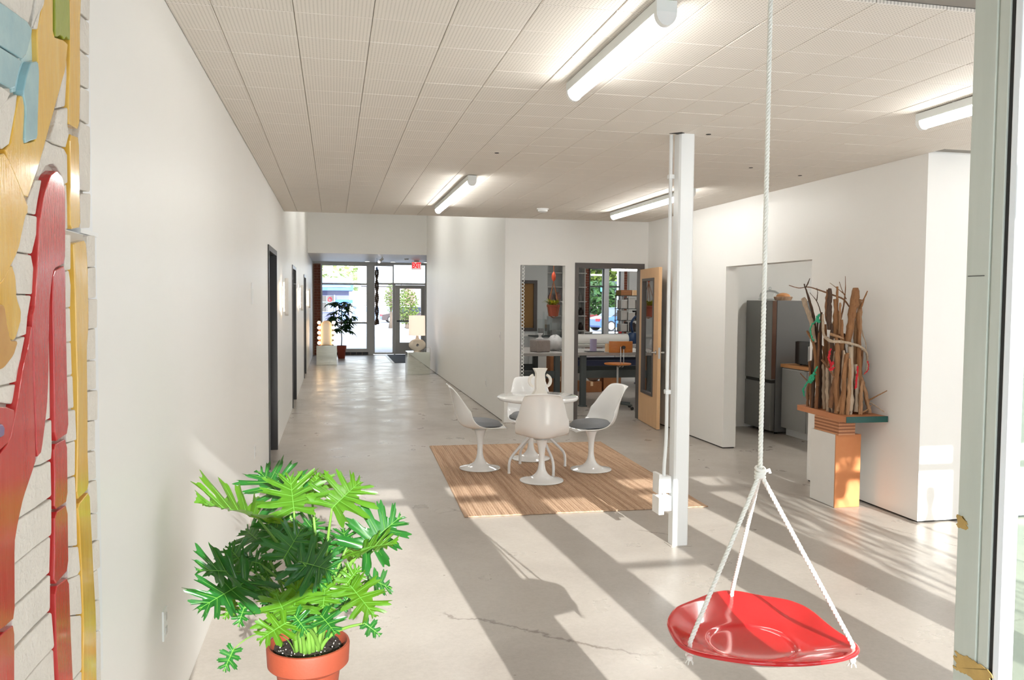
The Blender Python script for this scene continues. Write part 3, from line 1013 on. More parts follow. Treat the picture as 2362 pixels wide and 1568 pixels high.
# ------------------------------------------------------------------ swing: red glazed dish on white ropes
mat('red_glaze', (208, 28, 32), 0.12, coat=0.5, rgb2=(196, 22, 28), scale=5, contrast=0.9)
mat('rope', (238, 236, 228), 0.7)
sw = thing('swing_seat', 'red glazed dish swing hanging on twisted white ropes in front', 'swing', (1.22, 2.23, 0.66))
rim = [(0.985, 2.296), (1.050, 2.384), (1.145, 2.450), (1.234, 2.507), (1.292, 2.529), (1.337, 2.508), (1.375, 2.446), (1.429, 2.403), (1.456, 2.370), (1.469, 2.291), (1.458, 2.203), (1.454, 2.120), (1.461, 2.074), (1.467, 2.036), (1.457, 2.010), (1.425, 1.982), (1.359, 1.958), (1.293, 1.949), (1.238, 1.944), (1.189, 1.948), (1.113, 1.971), (1.066, 2.002), (1.020, 2.039), (0.979, 2.076), (0.957, 2.112), (0.957, 2.164), (0.966, 2.213), (0.973, 2.254)]
rc = Vector((1.205, 2.215))
def rim_at(th):
    # distance from the centre to the rim in direction th
    d = Vector((cos(th), sin(th)))
    best = 0.2
    n = len(rim)
    for i in range(n):
        a = Vector(rim[i]) - rc; b = Vector(rim[(i + 1) % n]) - rc
        e = b - a
        den = d.x * e.y - d.y * e.x
        if abs(den) < 1e-9: continue
        t = (a.x * e.y - a.y * e.x) / den
        u = (a.x * d.y - a.y * d.x) / den
        if t > 0 and -1e-6 <= u <= 1 + 1e-6:
            best = max(best, t) if best != 0.2 else t
    return best
NA = 96
rad = [rim_at(2 * pi * k / NA) for k in range(NA)]
for _ in range(4):
    rad = [(rad[k - 1] + 2 * rad[k] + rad[(k + 1) % NA]) / 4 for k in range(NA)]
prof = [(0.0, -0.064), (0.2, -0.063), (0.36, -0.061), (0.47, -0.057), (0.505, -0.053), (0.53, -0.047), (0.56, -0.045), (0.64, -0.041), (0.74, -0.030), (0.84, -0.017), (0.92, -0.007), (0.97, -0.001), (1.0, 0.0)]
vs, fs = [(rc.x, rc.y, 0.735 - 0.064)], []
for r, z in prof[1:]:
    for k in range(NA):
        th = 2 * pi * k / NA
        wob = 0.004 * sin(3 * th + 0.6) * r ** 3
        g_ = min(1.0, max(0.0, (r - 0.4) / 0.6))
        rr_ = r * (rad[k] * g_ + 0.245 * (1 - g_))
        vs.append((rc.x + cos(th) * rr_ + 0.02 * (1 - r), rc.y + sin(th) * rr_ - 0.02 * (1 - r), 0.735 + z + wob))
for k in range(NA):
    fs.append((0, 1 + k, 1 + (k + 1) % NA))
m_ = len(prof) - 1
for i in range(m_ - 1):
    for k in range(NA):
        k2 = (k + 1) % NA
        fs.append((1 + i * NA + k, 1 + (i + 1) * NA + k, 1 + (i + 1) * NA + k2, 1 + i * NA + k2))
dish = MB().add(vs, fs)
s = part('dish_seat', dish, 'red_glaze', sw, smooth=True)
mod(s, 'SOLIDIFY', thickness=0.013, offset=-1.0)
mod(s, 'SUBSURF', levels=1, render_levels=1)
def rope(path, r=0.0068, pitch=0.034, n=6):
    P = [Vector(p) for p in path]
    L = [0.0]
    for a, b in zip(P, P[1:]): L.append(L[-1] + (b - a).length)
    tot = L[-1]
    N = max(10, int(tot / pitch * 9))
    def at(s):
        for i in range(len(L) - 1):
            if s <= L[i + 1] or i == len(L) - 2:
                t = (s - L[i]) / max(1e-9, L[i + 1] - L[i])
                return P[i].lerp(P[i + 1], t), (P[i + 1] - P[i]).normalized()
    mb = MB()
    for st in range(3):
        pts = []
        for i in range(N + 1):
            c, t = at(tot * i / N)
            a = t.cross(Vector((0.3, 0.9, 0.1))).normalized(); b = t.cross(a)
            ph = 2 * pi * (tot * i / N) / pitch + st * 2 * pi / 3
            pts.append(c + (a * cos(ph) + b * sin(ph)) * r * 0.52)
        mb.tube(pts, r * 0.60, n)
    return mb
KN = Vector((1.258, 2.245, 1.186))
part('rope', rope([(1.258, 2.245, 2.85), KN]), 'rope', sw, smooth=True, label='long hanging rope')
holes = [Vector((0.985, 2.126, 0.737)), Vector((1.295, 2.478, 0.738)), Vector((1.431, 2.020, 0.737))]
for i, hpt in enumerate(holes):
    st = KN + (hpt - KN).normalized() * 0.012
    part('rope', rope([st, hpt, hpt + Vector((0, 0, -0.03))], r=0.0064), 'rope', sw, smooth=True)
    kb = MB()
    for k in range(3):
        c = hpt + Vector((0.006 * cos(k * 2.1), 0.006 * sin(k * 2.1), -0.030 - 0.006 * k))
        kb.sphere(c, 0.0095, 10)
    for k in range(5):
        kb.tube([hpt + Vector((0, 0, -0.04)), hpt + Vector((0.012 * cos(k * 1.3), 0.012 * sin(k * 1.3), -0.062))], 0.0016, 5)
    part('rope_knot', kb, 'rope', sw, smooth=True)
kn = MB()
for k in range(4):
    c = KN + Vector((0, 0, 0.014 - 0.009 * k))
    pts = [c + Vector((0.0125 * cos(a), 0.0125 * sin(a), 0.004 * sin(a + k))) for a in [2 * pi * q / 14 for q in range(15)]]
    kn.tube(pts, 0.0052, 7)
kn.sphere(KN, 0.013, 10).tube([KN + Vector((0.01, -0.008, 0.006)), KN + Vector((0.024, -0.012, 0.012)), KN + Vector((0.026, -0.012, 0.002))], 0.005, 7)
part('top_knot', kn, 'rope', sw, smooth=True)
part('ceiling_hook', MB().lathe([(0.012, 0.0), (0.012, -0.012), (0.004, -0.014)], (1.258, 2.245, 2.85), 10), 'alu', sw)

# ------------------------------------------------------------------ unseen tube lamps; those of the main room are added as fill
def lamp_row(name, label, spots, z, group, m='tube_light'):
    for i, (x, y0, y1) in enumerate(spots):
        t = thing(name, label[i], 'ceiling light', (x, (y0 + y1) / 2, z), group=group)
        part('housing', MB().box(x - 0.042, x + 0.042, y0, y1, z - 0.052, z, b=0.003), 'tube_body', t)
        n = 8
        prof = [(0.036 * cos(pi + pi * k / n), 0.046 * sin(pi + pi * k / n)) for k in range(n + 1)]
        part('diffuser', MB().prism([(x + p[0], z - 0.052 + p[1]) for p in prof], 1, y0 + 0.03, y1 - 0.03), m, t)
lamp_row('corridor_light', ['tube light high over the corridor, first past the opening', 'tube light high over the corridor, farther back'], [(0.9, 12.6, 15.0), (0.9, 16.6, 19.0)], 4.1, 'tube lights in the tall corridor bay', 'tube_bright')
lamp_row('kitchen_light', ['tube light on the kitchen ceiling before the fridge'], [(6.3, 7.0, 9.4)], H + 0.016, None, 'tube_bright')
lamp_row('fill_light', ['unseen fill tube added over the bay right of the door jamb', 'unseen fill tube added over the bay beside the side wall', 'unseen fill tube added above and behind the viewpoint'], [(5.8, 0.6, 3.0), (5.8, 3.2, 5.2), (1.235, 0.15, 1.45)], H + 0.016, 'added fill tubes')  # unseen tubes added to raise the fill light

# ------------------------------------------------------------------ ceramic wall relief on the left
mat('joint_shade', (196, 190, 180), 0.9)
mat('raw_clay', (222, 216, 206), 0.8, var=0.10, scale=14, bump=0.55, bscale=70)
mat('yellow_glaze', (222, 170, 52), 0.16, coat=0.7, rgb2=(230, 190, 96), scale=9, stretch=(1, 3, 0.5), contrast=0.5, bump=0.12, bscale=40)
mat('red_relief_glaze', (184, 30, 32), 0.22, coat=0.5, rgb2=(192, 62, 58), scale=7, stretch=(1, 5, 0.35), contrast=0.6, bump=0.12, bscale=50)
mat('blue_glaze', (160, 196, 200), 0.18, coat=0.6, rgb2=(142, 182, 192), scale=12, bump=0.08, bscale=40)
mat('pale_blue_glaze', (186, 216, 222), 0.3, coat=0.3, bump=0.1, bscale=40)
mat('green_glaze', (150, 160, 50), 0.3, coat=0.3, rgb2=(134, 148, 44), scale=20, bump=0.1, bscale=60)
mat('brown_glaze', (176, 124, 62), 0.4, coat=0.2, rgb2=(206, 162, 90), scale=14, contrast=0.8)
mat('purple_glaze', (122, 104, 140), 0.3, coat=0.3)
rel = thing('ceramic_relief', 'tall ceramic wall relief of glazed red, yellow and blue slabs on the left wall', 'wall relief', (LW, 2.0, 0.3))
RX = -0.585
bk = MB()
bk.box(LW + 0.001, -0.606, 1.0, 2.30, 1.868, 2.85)
bk.box(LW + 0.001, -0.604, 1.0, 2.325, 0.715, 1.857)
bk.box(LW + 0.001, -0.606, 1.0, 2.29, 0.30, 0.71)
part('backing_board', MB().add(bk.v, bk.f), 'white_metal', rel)
part('ledge', MB().box(LW + 0.001, -0.598, 2.17, 2.32, 1.857, 1.868), 'plastic_white', rel)
rnd = random.Random(5)
part('joint_shade', MB().box(-0.606, -0.599, 1.0, 2.195, 1.872, 2.84).box(-0.604, -0.598, 1.0, 2.225, 0.30, 1.853), 'joint_shade', rel)  # sheet added behind the slabs, its darker tone standing for joint shadow
def slabs(name, material, lists, t=0.0, lab=None):
    for pl_ in lists:
        q = chaikin(pl_, 0.05 if material == 'raw_clay' else 0.14)
        # shrink a hair so that neighbours keep an open joint
        n = len(q)
        cxm = sum(a[0] for a in q) / n; czm = sum(a[1] for a in q) / n
        k = 0.999
        q = [(cxm + (a[0] - cxm) * k + rnd.uniform(-0.0008, 0.0008), czm + (a[1] - czm) * k + rnd.uniform(-0.0008, 0.0008)) for a in q]
        part(name, MB().prism(q, 0, -0.612, RX + t + rnd.uniform(-0.003, 0.003), inset=0.002), material, rel, label=lab)
LSTCLAY = [
 [(1.642, 2.237), (1.845, 2.309), (1.832, 2.276), (1.809, 2.240), (1.775, 2.236), (1.732, 2.233), (1.691, 2.232), (1.642, 2.228)],
 [(1.849, 2.310), (1.900, 2.329), (1.887, 2.299), (1.868, 2.280), (1.848, 2.240), (1.814, 2.229), (1.835, 2.275)],
 [(2.048, 2.262), (2.048, 2.196), (2.032, 2.127), (1.970, 2.109), (2.026, 2.201)],
 [(1.966, 2.106), (2.031, 2.125), (2.028, 2.089), (2.038, 2.066), (2.011, 2.033), (1.938, 2.028), (1.902, 2.029), (1.941, 2.071)],
 [(1.897, 2.026), (1.938, 2.026), (2.011, 2.031), (2.035, 2.021), (2.034, 1.959), (2.003, 1.948), (1.991, 1.970), (1.963, 1.981), (1.941, 1.985), (1.921, 1.982), (1.892, 1.973), (1.855, 1.947), (1.835, 1.943), (1.857, 1.978)],
 [(1.831, 1.936), (1.867, 1.940), (1.844, 1.898), (1.829, 1.866), (1.769, 1.864), (1.798, 1.902)],
 [(1.767, 1.861), (1.829, 1.863), (1.826, 1.834), (1.827, 1.831), (1.796, 1.786), (1.717, 1.786), (1.735, 1.818), (1.754, 1.855)],
 [(2.155, 2.420), (2.233, 2.447), (2.223, 2.378), (2.152, 2.374)],
 [(2.152, 2.370), (2.223, 2.372), (2.221, 2.295), (2.142, 2.289)],
 [(2.141, 2.285), (2.221, 2.289), (2.214, 2.210), (2.147, 2.206)],
 [(2.146, 2.201), (2.213, 2.206), (2.205, 2.124), (2.132, 2.122)],
 [(2.132, 2.116), (2.208, 2.119), (2.207, 2.050), (2.198, 1.959), (2.116, 1.953), (2.116, 2.035), (2.117, 2.085)],
 [(2.116, 1.945), (2.199, 1.955), (2.189, 1.872), (2.112, 1.863)],
 [(1.998, 1.945), (2.031, 1.954), (2.035, 1.903), (2.033, 1.855), (1.997, 1.848)],
 [(1.896, 1.736), (1.897, 1.687), (1.896, 1.544), (1.894, 1.445), (1.860, 1.443), (1.862, 1.518), (1.870, 1.578), (1.882, 1.687)],
 [(1.860, 1.440), (1.894, 1.441), (1.892, 1.379), (1.888, 1.360), (1.825, 1.359), (1.779, 1.366), (1.808, 1.381), (1.833, 1.415)],
 [(1.773, 1.362), (1.825, 1.357), (1.886, 1.356), (1.887, 1.280), (1.798, 1.280), (1.689, 1.282), (1.708, 1.311), (1.750, 1.342)],
 [(1.683, 1.279), (1.798, 1.276), (1.886, 1.275), (1.882, 1.199), (1.794, 1.202), (1.668, 1.202), (1.665, 1.246)],
 [(1.665, 1.199), (1.794, 1.198), (1.882, 1.195), (1.873, 1.121), (1.790, 1.122), (1.663, 1.124)],
 [(1.663, 1.121), (1.789, 1.117), (1.873, 1.117), (1.868, 1.043), (1.768, 1.046), (1.664, 1.046)],
 [(1.663, 1.043), (1.768, 1.042), (1.868, 1.039), (1.881, 0.958), (1.790, 0.963), (1.713, 0.964), (1.650, 0.971), (1.655, 1.039)],
 [(1.721, 0.958), (1.789, 0.958), (1.883, 0.953), (1.890, 0.857), (1.712, 0.942)],
 [(1.995, 1.840), (2.038, 1.844), (2.032, 1.764), (1.990, 1.761)],
 [(1.990, 1.757), (2.034, 1.761), (2.047, 1.726), (2.041, 1.680), (1.988, 1.678)],
 [(1.988, 1.675), (2.041, 1.677), (2.044, 1.600), (1.983, 1.602)],
 [(1.983, 1.599), (2.044, 1.598), (2.047, 1.524), (1.981, 1.527)],
 [(1.981, 1.523), (2.047, 1.521), (2.050, 1.447), (1.983, 1.452)],
 [(1.985, 1.448), (2.050, 1.443), (2.056, 1.371), (1.986, 1.377)],
 [(1.988, 1.373), (2.054, 1.371), (2.049, 1.292), (1.985, 1.298)],
 [(1.985, 1.294), (2.049, 1.288), (2.056, 1.204), (2.055, 1.124), (1.983, 1.144)],
 [(1.983, 1.141), (2.055, 1.122), (2.067, 1.062), (2.049, 1.057), (1.977, 1.072)],
 [(1.977, 1.069), (2.066, 1.053), (2.076, 0.955), (1.980, 0.988)],
 [(1.982, 0.984), (2.076, 0.951), (2.071, 0.823), (2.001, 0.829), (1.988, 0.836), (1.989, 0.931)],
 [(2.003, 0.825), (2.069, 0.820), (2.066, 0.773), (2.002, 0.804)],
 [(2.187, 1.852), (2.252, 1.856), (2.248, 1.779), (2.181, 1.775)],
 [(2.181, 1.772), (2.248, 1.777), (2.246, 1.701), (2.179, 1.699)],
 [(2.179, 1.696), (2.246, 1.698), (2.239, 1.625), (2.170, 1.625)],
 [(2.167, 1.622), (2.239, 1.623), (2.237, 1.546), (2.153, 1.549)],
 [(2.150, 1.546), (2.237, 1.543), (2.236, 1.471), (2.145, 1.476)],
 [(2.151, 1.473), (2.233, 1.468), (2.226, 1.395), (2.151, 1.402)],
 [(2.152, 1.399), (2.226, 1.393), (2.222, 1.320), (2.148, 1.328)],
 [(2.147, 1.324), (2.224, 1.317), (2.225, 1.245), (2.154, 1.252)],
 [(2.153, 1.248), (2.225, 1.242), (2.229, 1.158), (2.162, 1.173)],
 [(2.162, 1.170), (2.229, 1.156), (2.228, 1.091), (2.163, 1.100)],
 [(2.163, 1.096), (2.228, 1.088), (2.229, 1.017), (2.172, 1.025)],
 [(2.174, 1.020), (2.229, 1.013), (2.238, 0.934), (2.181, 0.947)],
 [(2.184, 0.943), (2.238, 0.931), (2.241, 0.852), (2.183, 0.872)],
 [(2.186, 0.867), (2.241, 0.849), (2.239, 0.691), (2.181, 0.718)],
 [(1.716, 1.784), (1.796, 1.784), (1.808, 1.759), (1.799, 1.706), (1.720, 1.706), (1.710, 1.741), (1.695, 1.763)],
 [(1.717, 1.704), (1.794, 1.703), (1.774, 1.664), (1.763, 1.627), (1.719, 1.624), (1.733, 1.653), (1.736, 1.676)],
 [(1.716, 1.620), (1.758, 1.624), (1.740, 1.593), (1.715, 1.540), (1.625, 1.541), (1.584, 1.543), (1.599, 1.566), (1.655, 1.574), (1.697, 1.596)],
 [(1.584, 1.541), (1.624, 1.539), (1.711, 1.536), (1.688, 1.501), (1.623, 1.511), (1.582, 1.516)],
 [(1.613, 2.072), (1.654, 2.077), (1.697, 2.076), (1.682, 2.062), (1.673, 2.055), (1.610, 2.013)],
 [(1.609, 2.007), (1.675, 2.055), (1.697, 2.067), (1.737, 2.083), (1.729, 2.056), (1.693, 1.983), (1.664, 1.968), (1.607, 1.967)],
]
slabs('clay_brick', 'raw_clay', LSTCLAY)
slabs('yellow_slab', 'yellow_glaze', [
 [(1.902, 2.330), (1.949, 2.346), (1.944, 2.255), (2.024, 2.271), (2.047, 2.270), (2.044, 2.261), (2.026, 2.208), (1.970, 2.136), (1.895, 2.036), (1.846, 1.970), (1.768, 1.883), (1.663, 1.965), (1.693, 1.982), (1.728, 2.055), (1.745, 2.084), (1.766, 2.087), (1.773, 2.071), (1.756, 1.994), (1.796, 2.005), (1.831, 2.016), (1.849, 2.154), (1.846, 2.236), (1.870, 2.281)],
 [(2.058, 2.385), (2.150, 2.418), (2.133, 2.326), (2.131, 2.218), (2.116, 2.093), (2.030, 2.090), (2.041, 2.160), (2.055, 2.267)],
 [(2.040, 2.069), (2.109, 2.075), (2.107, 1.944), (2.109, 1.864), (2.035, 1.855), (2.033, 1.917), (2.040, 1.960)],
 [(1.606, 1.944), (1.662, 1.962), (1.766, 1.880), (1.766, 1.863), (1.752, 1.855), (1.711, 1.786), (1.635, 1.727), (1.594, 1.721)],
 [(1.593, 1.717), (1.635, 1.725), (1.687, 1.762), (1.707, 1.738), (1.710, 1.697), (1.731, 1.675), (1.727, 1.651), (1.696, 1.619), (1.660, 1.623), (1.645, 1.663), (1.636, 1.689), (1.592, 1.693)],
 [(2.060, 1.826), (2.154, 1.839), (2.166, 1.784), (2.166, 1.634), (2.149, 1.578), (2.146, 1.428), (2.140, 1.335), (2.145, 1.237), (2.049, 1.232), (2.067, 1.376), (2.073, 1.492), (2.068, 1.601), (2.066, 1.726), (2.061, 1.804)],
 [(2.049, 1.220), (2.145, 1.232), (2.155, 1.133), (2.167, 1.014), (2.182, 0.911), (2.177, 0.720), (2.066, 0.773), (2.080, 0.931), (2.071, 1.065), (2.060, 1.178)],
], 0.004, 'yellow glazed slab')
slabs('red_slab', 'red_relief_glaze', [
 [(1.896, 1.956), (1.935, 1.972), (1.975, 1.964), (1.992, 1.939), (1.990, 1.878), (1.984, 1.776), (1.909, 1.760), (1.894, 1.739), (1.876, 1.687), (1.863, 1.546), (1.850, 1.474), (1.813, 1.387), (1.787, 1.381), (1.781, 1.492), (1.778, 1.600), (1.777, 1.662), (1.792, 1.688), (1.814, 1.784), (1.828, 1.862), (1.831, 1.862), (1.853, 1.909)],
 [(1.773, 1.650), (1.775, 1.554), (1.777, 1.462), (1.780, 1.381), (1.773, 1.370), (1.709, 1.317), (1.679, 1.277), (1.662, 1.246), (1.655, 1.107), (1.601, 1.108), (1.561, 1.118), (1.577, 1.414), (1.647, 1.437), (1.683, 1.491), (1.723, 1.573), (1.749, 1.604)],
 [(1.903, 1.755), (1.982, 1.772), (1.980, 1.673), (1.980, 1.536), (1.985, 1.400), (1.894, 1.394), (1.897, 1.543), (1.897, 1.687)],
 [(1.894, 1.388), (1.981, 1.387), (1.980, 1.247), (1.891, 1.249), (1.898, 1.314)],
 [(1.890, 1.242), (1.976, 1.240), (1.974, 1.093), (1.877, 1.091), (1.887, 1.174)],
 [(1.880, 1.086), (1.972, 1.078), (1.978, 0.971), (1.991, 0.809), (1.893, 0.855), (1.881, 0.975)],
 [(1.560, 1.099), (1.600, 1.100), (1.653, 1.096), (1.645, 0.973), (1.555, 1.016)],
 [(1.582, 1.508), (1.629, 1.503), (1.675, 1.491), (1.647, 1.439), (1.577, 1.425)],
], 0.006, 'red glazed slab')
slabs('blue_slab', 'blue_glaze', [
 [(1.621, 2.218), (1.662, 2.226), (1.736, 2.231), (1.775, 2.234), (1.808, 2.226), (1.772, 2.169), (1.747, 2.152), (1.701, 2.149), (1.617, 2.145)],
 [(1.617, 2.141), (1.701, 2.146), (1.747, 2.149), (1.727, 2.130), (1.699, 2.082), (1.613, 2.078)],
 [(1.798, 2.160), (1.839, 2.174), (1.845, 2.153), (1.834, 2.079), (1.827, 2.017), (1.796, 2.009), (1.756, 1.995), (1.768, 2.064), (1.755, 2.091), (1.771, 2.124)],
], 0.006, 'pale blue glazed slab')
slabs('blue_channel', 'pale_blue_glaze', [
 [(1.845, 2.236), (1.876, 2.247), (1.870, 2.183), (1.827, 2.168), (1.782, 2.100), (1.735, 2.084), (1.757, 2.134), (1.803, 2.172)],
], -0.01, 'lighter blue recessed strip')
slabs('green_slab', 'green_glaze', [
 [(1.953, 2.348), (2.053, 2.383), (2.053, 2.280), (2.039, 2.279), (2.025, 2.280), (2.010, 2.268), (1.996, 2.272), (1.982, 2.270), (1.966, 2.261), (1.951, 2.257)],
], 0.005, 'olive green glazed slab')
slabs('brown_slab', 'brown_glaze', [
 [(1.592, 1.689), (1.635, 1.685), (1.643, 1.649), (1.657, 1.622), (1.694, 1.617), (1.670, 1.592), (1.626, 1.574), (1.585, 1.570)],
], 0.008, 'brown glazed slab')
slabs('purple_boss', 'purple_glaze', [
 [(1.580, 1.477), (1.599, 1.476), (1.609, 1.466), (1.606, 1.455), (1.592, 1.453), (1.578, 1.457)],
], 0.012, 'small purple boss')

# ------------------------------------------------------------------ fittings on the left wall
sp = thing('wall_switch', 'slim white control plate on the left wall before the first dark door', 'switch', (LW, 6.79, 1.7))
part('plate', MB().box(LW - 0.001, LW + 0.009, 6.755, 6.825, 1.66, 1.83, b=0.003), 'plastic_white', sp)
part('rocker', MB().box(LW + 0.008, LW + 0.013, 6.775, 6.805, 1.71, 1.78, b=0.002), 'plastic_white', sp)
def outlet(label, y, z):
    t = thing('wall_outlet', label, 'outlet', (LW, y, z))
    part('plate', MB().box(LW - 0.001, LW + 0.007, y - 0.036, y + 0.036, z - 0.058, z + 0.058, b=0.002), 'plastic_white', t)
    for s in (-1, 1):
        part('socket', MB().box(LW + 0.006, LW + 0.010, y - 0.016, y + 0.016, z + s * 0.026 - 0.014, z + s * 0.026 + 0.014, b=0.002), 'pale_frame', t)
outlet('white outlet plate low on the left wall, left of the big leafy plant', 3.29, 0.46)
outlet('small white outlet plate low on the left wall near the first dark door', 6.94, 0.46)
lo = thing('wall_outlet', 'tiny white outlet plate low on the corridor wall left of the table', 'outlet', (2.324, 12.6, 0.42))
part('plate', MB().box(2.316, 2.3245, 12.56, 12.64, 0.36, 0.48, b=0.002), 'plastic_white', lo)
part('socket', MB().box(2.314, 2.317, 12.585, 12.615, 0.39, 0.45), 'pale_frame', lo)
ls = thing('wall_switch', 'tiny light switch on the corridor wall near its corner with the back wall', 'switch', (2.324, 11.5, 1.2))
part('plate', MB().box(2.316, 2.3245, 11.46, 11.53, 1.14, 1.26, b=0.002), 'plastic_white', ls)
part('rocker', MB().box(2.312, 2.317, 11.485, 11.505, 1.18, 1.22), 'pale_frame', ls)

# sconces: a bowed white plate standing off the wall, lit from behind
mat('sconce_white', (244, 240, 234), 0.5)
emit_mat('sconce_lamp', (255, 226, 190), 16.0)
def sconce(label, y):
    z0, z1 = 1.50, 1.96
    t = thing('wall_sconce', label, 'wall lamp', (LW, y, z0), group='lit sconces between the dark doors')
    part('back_plate', MB().box(LW - 0.001, LW + 0.012, y - 0.06, y + 0.06, z0 + 0.1, z1 - 0.1, b=0.003), 'sconce_white', t)
    part('lamp_tube', MB().tube([(LW + 0.04, y, z0 + 0.05), (LW + 0.04, y, z1 - 0.05)], 0.016, 10).tube([(LW + 0.012, y, 1.73), (LW + 0.03, y, 1.73)], 0.01, 8), 'sconce_lamp', t)
    sh = MB()
    N = 10
    def fn(a, b):
        s = -1 + 2 * a
        zz = -1 + 2 * b
        half = 0.13 * sqrt(max(0.02, 1 - 0.75 * abs(zz) ** 4))
        yy = y + s * half
        x = LW + 0.085 - 0.035 * s * s
        return (x, yy, (z0 + z1) / 2 + zz * 0.23)
    sh.grid(fn, N, 12)
    o = part('shade', sh, 'sconce_white', t, smooth=True)
    mod(o, 'SOLIDIFY', thickness=0.006)
sconce('glowing white wall sconce beyond the nearest dark door', 10.55)
sconce('glowing white wall sconce beyond the second dark door', 15.5)
sconce('glowing white wall sconce beyond the farthest dark door', 20.3)

# ------------------------------------------------------------------ potted philodendron in front
mat('terracotta', (146, 64, 38), 0.62, rgb2=(126, 54, 34), scale=7, contrast=0.9, bump=0.08, bscale=90)
mat('soil', (52, 42, 36), 0.95, var=0.5, scale=60, bump=0.9, bscale=80)
mat('perlite', (214, 208, 198), 0.9)
def leafmat(name, a, b, tr=0.35):
    m = mat(name, a, 0.3, rgb2=b, scale=7, contrast=0.8, coat=0.15)
    nt = m.node_tree
    p_ = nt.nodes['Principled BSDF']
    out = nt.nodes['Material Output']
    t = nt.nodes.new('ShaderNodeBsdfTranslucent')
    t.inputs[0].default_value = lin((min(255, a[0] + 50), min(255, a[1] + 24), a[2]))
    mx = nt.nodes.new('ShaderNodeMixShader')
    mx.inputs[0].default_value = tr
    nt.links.new(p_.outputs[0], mx.inputs[1]); nt.links.new(t.outputs[0], mx.inputs[2])
    nt.links.new(mx.outputs[0], out.inputs[0])
leafmat('leaf_lit', (88, 140, 32), (60, 114, 26))  # lighter copy of the leaf green for leaves in the light
leafmat('leaf_shaded', (38, 108, 40), (24, 84, 32), 0.22)  # darker copy: shade on the inner leaves put in the colour
mat('leaf_vein', (98, 154, 58), 0.5)
mat('petiole', (104, 146, 58), 0.5)
PC = Vector((-0.106, 3.385, 0.0))
fp = thing('potted_philodendron', 'big green split leaf plant in a terracotta pot by the left wall, in front', 'potted plant', PC)
pot = MB().lathe([(1e-5, 0.0), (0.098, 0.0), (0.102, 0.004), (0.128, 0.20), (0.136, 0.205), (0.1385, 0.21), (0.155, 0.218), (0.162, 0.225), (0.166, 0.295), (0.163, 0.305), (0.156, 0.307), (0.150, 0.302), (0.140, 0.27), (0.13, 0.262), (1e-5, 0.262)], PC, 56)
part('pot', pot, 'terracotta', fp, smooth=40)
so = MB().grid(lambda a, b: (PC.x + 0.146 * b * cos(2 * pi * a), PC.y + 0.146 * b * sin(2 * pi * a), 0.275 + 0.012 * sin(40 * a) * sin(17 * b) * b + 0.01 * (1 - b)), 40, 10)
part('soil', so, 'soil', fp, smooth=True)
pe = MB()
rp = random.Random(3)
for k in range(60):
    a, r = rp.uniform(0, 6.28), 0.135 * sqrt(rp.random())
    pe.sphere((PC.x + r * cos(a), PC.y + r * sin(a), 0.283), rp.uniform(0.0015, 0.003), 5)
part('perlite_grains', pe, 'perlite', fp, kind='stuff')

def leaf(A, T, up, width=0.85, lobes=6, seed=0, mats='leaf_lit', ruffle=1.0, fold=0.25, droop=0.12):
    """a deeply lobed blade from the stalk end A to the tip T; up is roughly its upper side"""
    r = random.Random(seed)
    A, T, up = Vector(A), Vector(T), Vector(up)
    d = T - A
    Ln = d.length
    d.normalize()
    up = (up - d * up.dot(d)).normalized()
    sd = d.cross(up)
    NT, NR = 84, 4
    mb = MB()
    ph = r.uniform(0, 6.28)
    def W(t):
        env = (0.52 + 0.30 * t) if t < 0.35 else 0.64 * (1 - ((t - 0.35) / 0.65) ** 1.7) + 0.02
        return env * width * Ln * 0.90
    for s in (-1, 1):
        jit = [r.uniform(0.82, 1.12) for _ in range(lobes + 2)]
        def fn(a, b, s=s, jit=jit):
            t = a
            kk = t * lobes
            i = int(min(kk, lobes - 1))
            f = kk - i
            lob = 1 - abs(cos(pi * f)) ** 7
            # teeth along the lobe edges
            w = W(t) * jit[i] * (0.34 + 0.70 * lob)
            w *= 1 + (0.05 + 0.05 * b) * sin(t * lobes * 2 * pi * 3 + ph)
            phi = radians(142 - 128 * t ** 0.8)
            base = t * 0.86
            lean = (f - 0.5) * -0.06 * Ln * b
            x = s * b * w * sin(phi)
            y = base * Ln + b * w * cos(phi) + lean
            z = fold * abs(x) - droop * Ln * (y / Ln) ** 2 - 0.25 * droop * x * x / Ln
            z += ruffle * 0.028 * Ln * b * b * sin(t * lobes * 2 * pi * 1.5 + ph + s) + ruffle * 0.012 * Ln * b * sin(t * 61 + ph)
            p = A + d * y + sd * x + up * z
            return p[:]
        mb.grid(fn, NT, NR)
    # blunt end lobe
    o = part('leaf', mb, mats, fp, smooth=True)
    v = MB()
    mid = [A + d * (Ln * 0.88 * k / 8) + up * (-droop * Ln * (0.88 * k / 8) ** 2 + 0.0035) for k in range(9)]
    v.tube(mid, [0.0022 * (1 - 0.08 * k) for k in range(9)], 5)
    for s in (-1, 1):
        for i in range(lobes):
            t = (i + 0.5) / lobes
            phi = radians(142 - 128 * t ** 0.8)
            w = W(t) * 0.72
            q = []
            for b in (0, 0.5, 1):
                x = s * b * w * sin(phi); y = t * 0.86 * Ln + b * w * cos(phi)
                z = fold * abs(x) - droop * Ln * (y / Ln) ** 2 - 0.25 * droop * x * x / Ln + 0.002
                q.append(A + d * y + sd * x + up * z)
            v.tube(q, [0.0011, 0.0008, 0.0004], 4, caps=False)
    part('veins', v, 'leaf_vein', o)
    return o
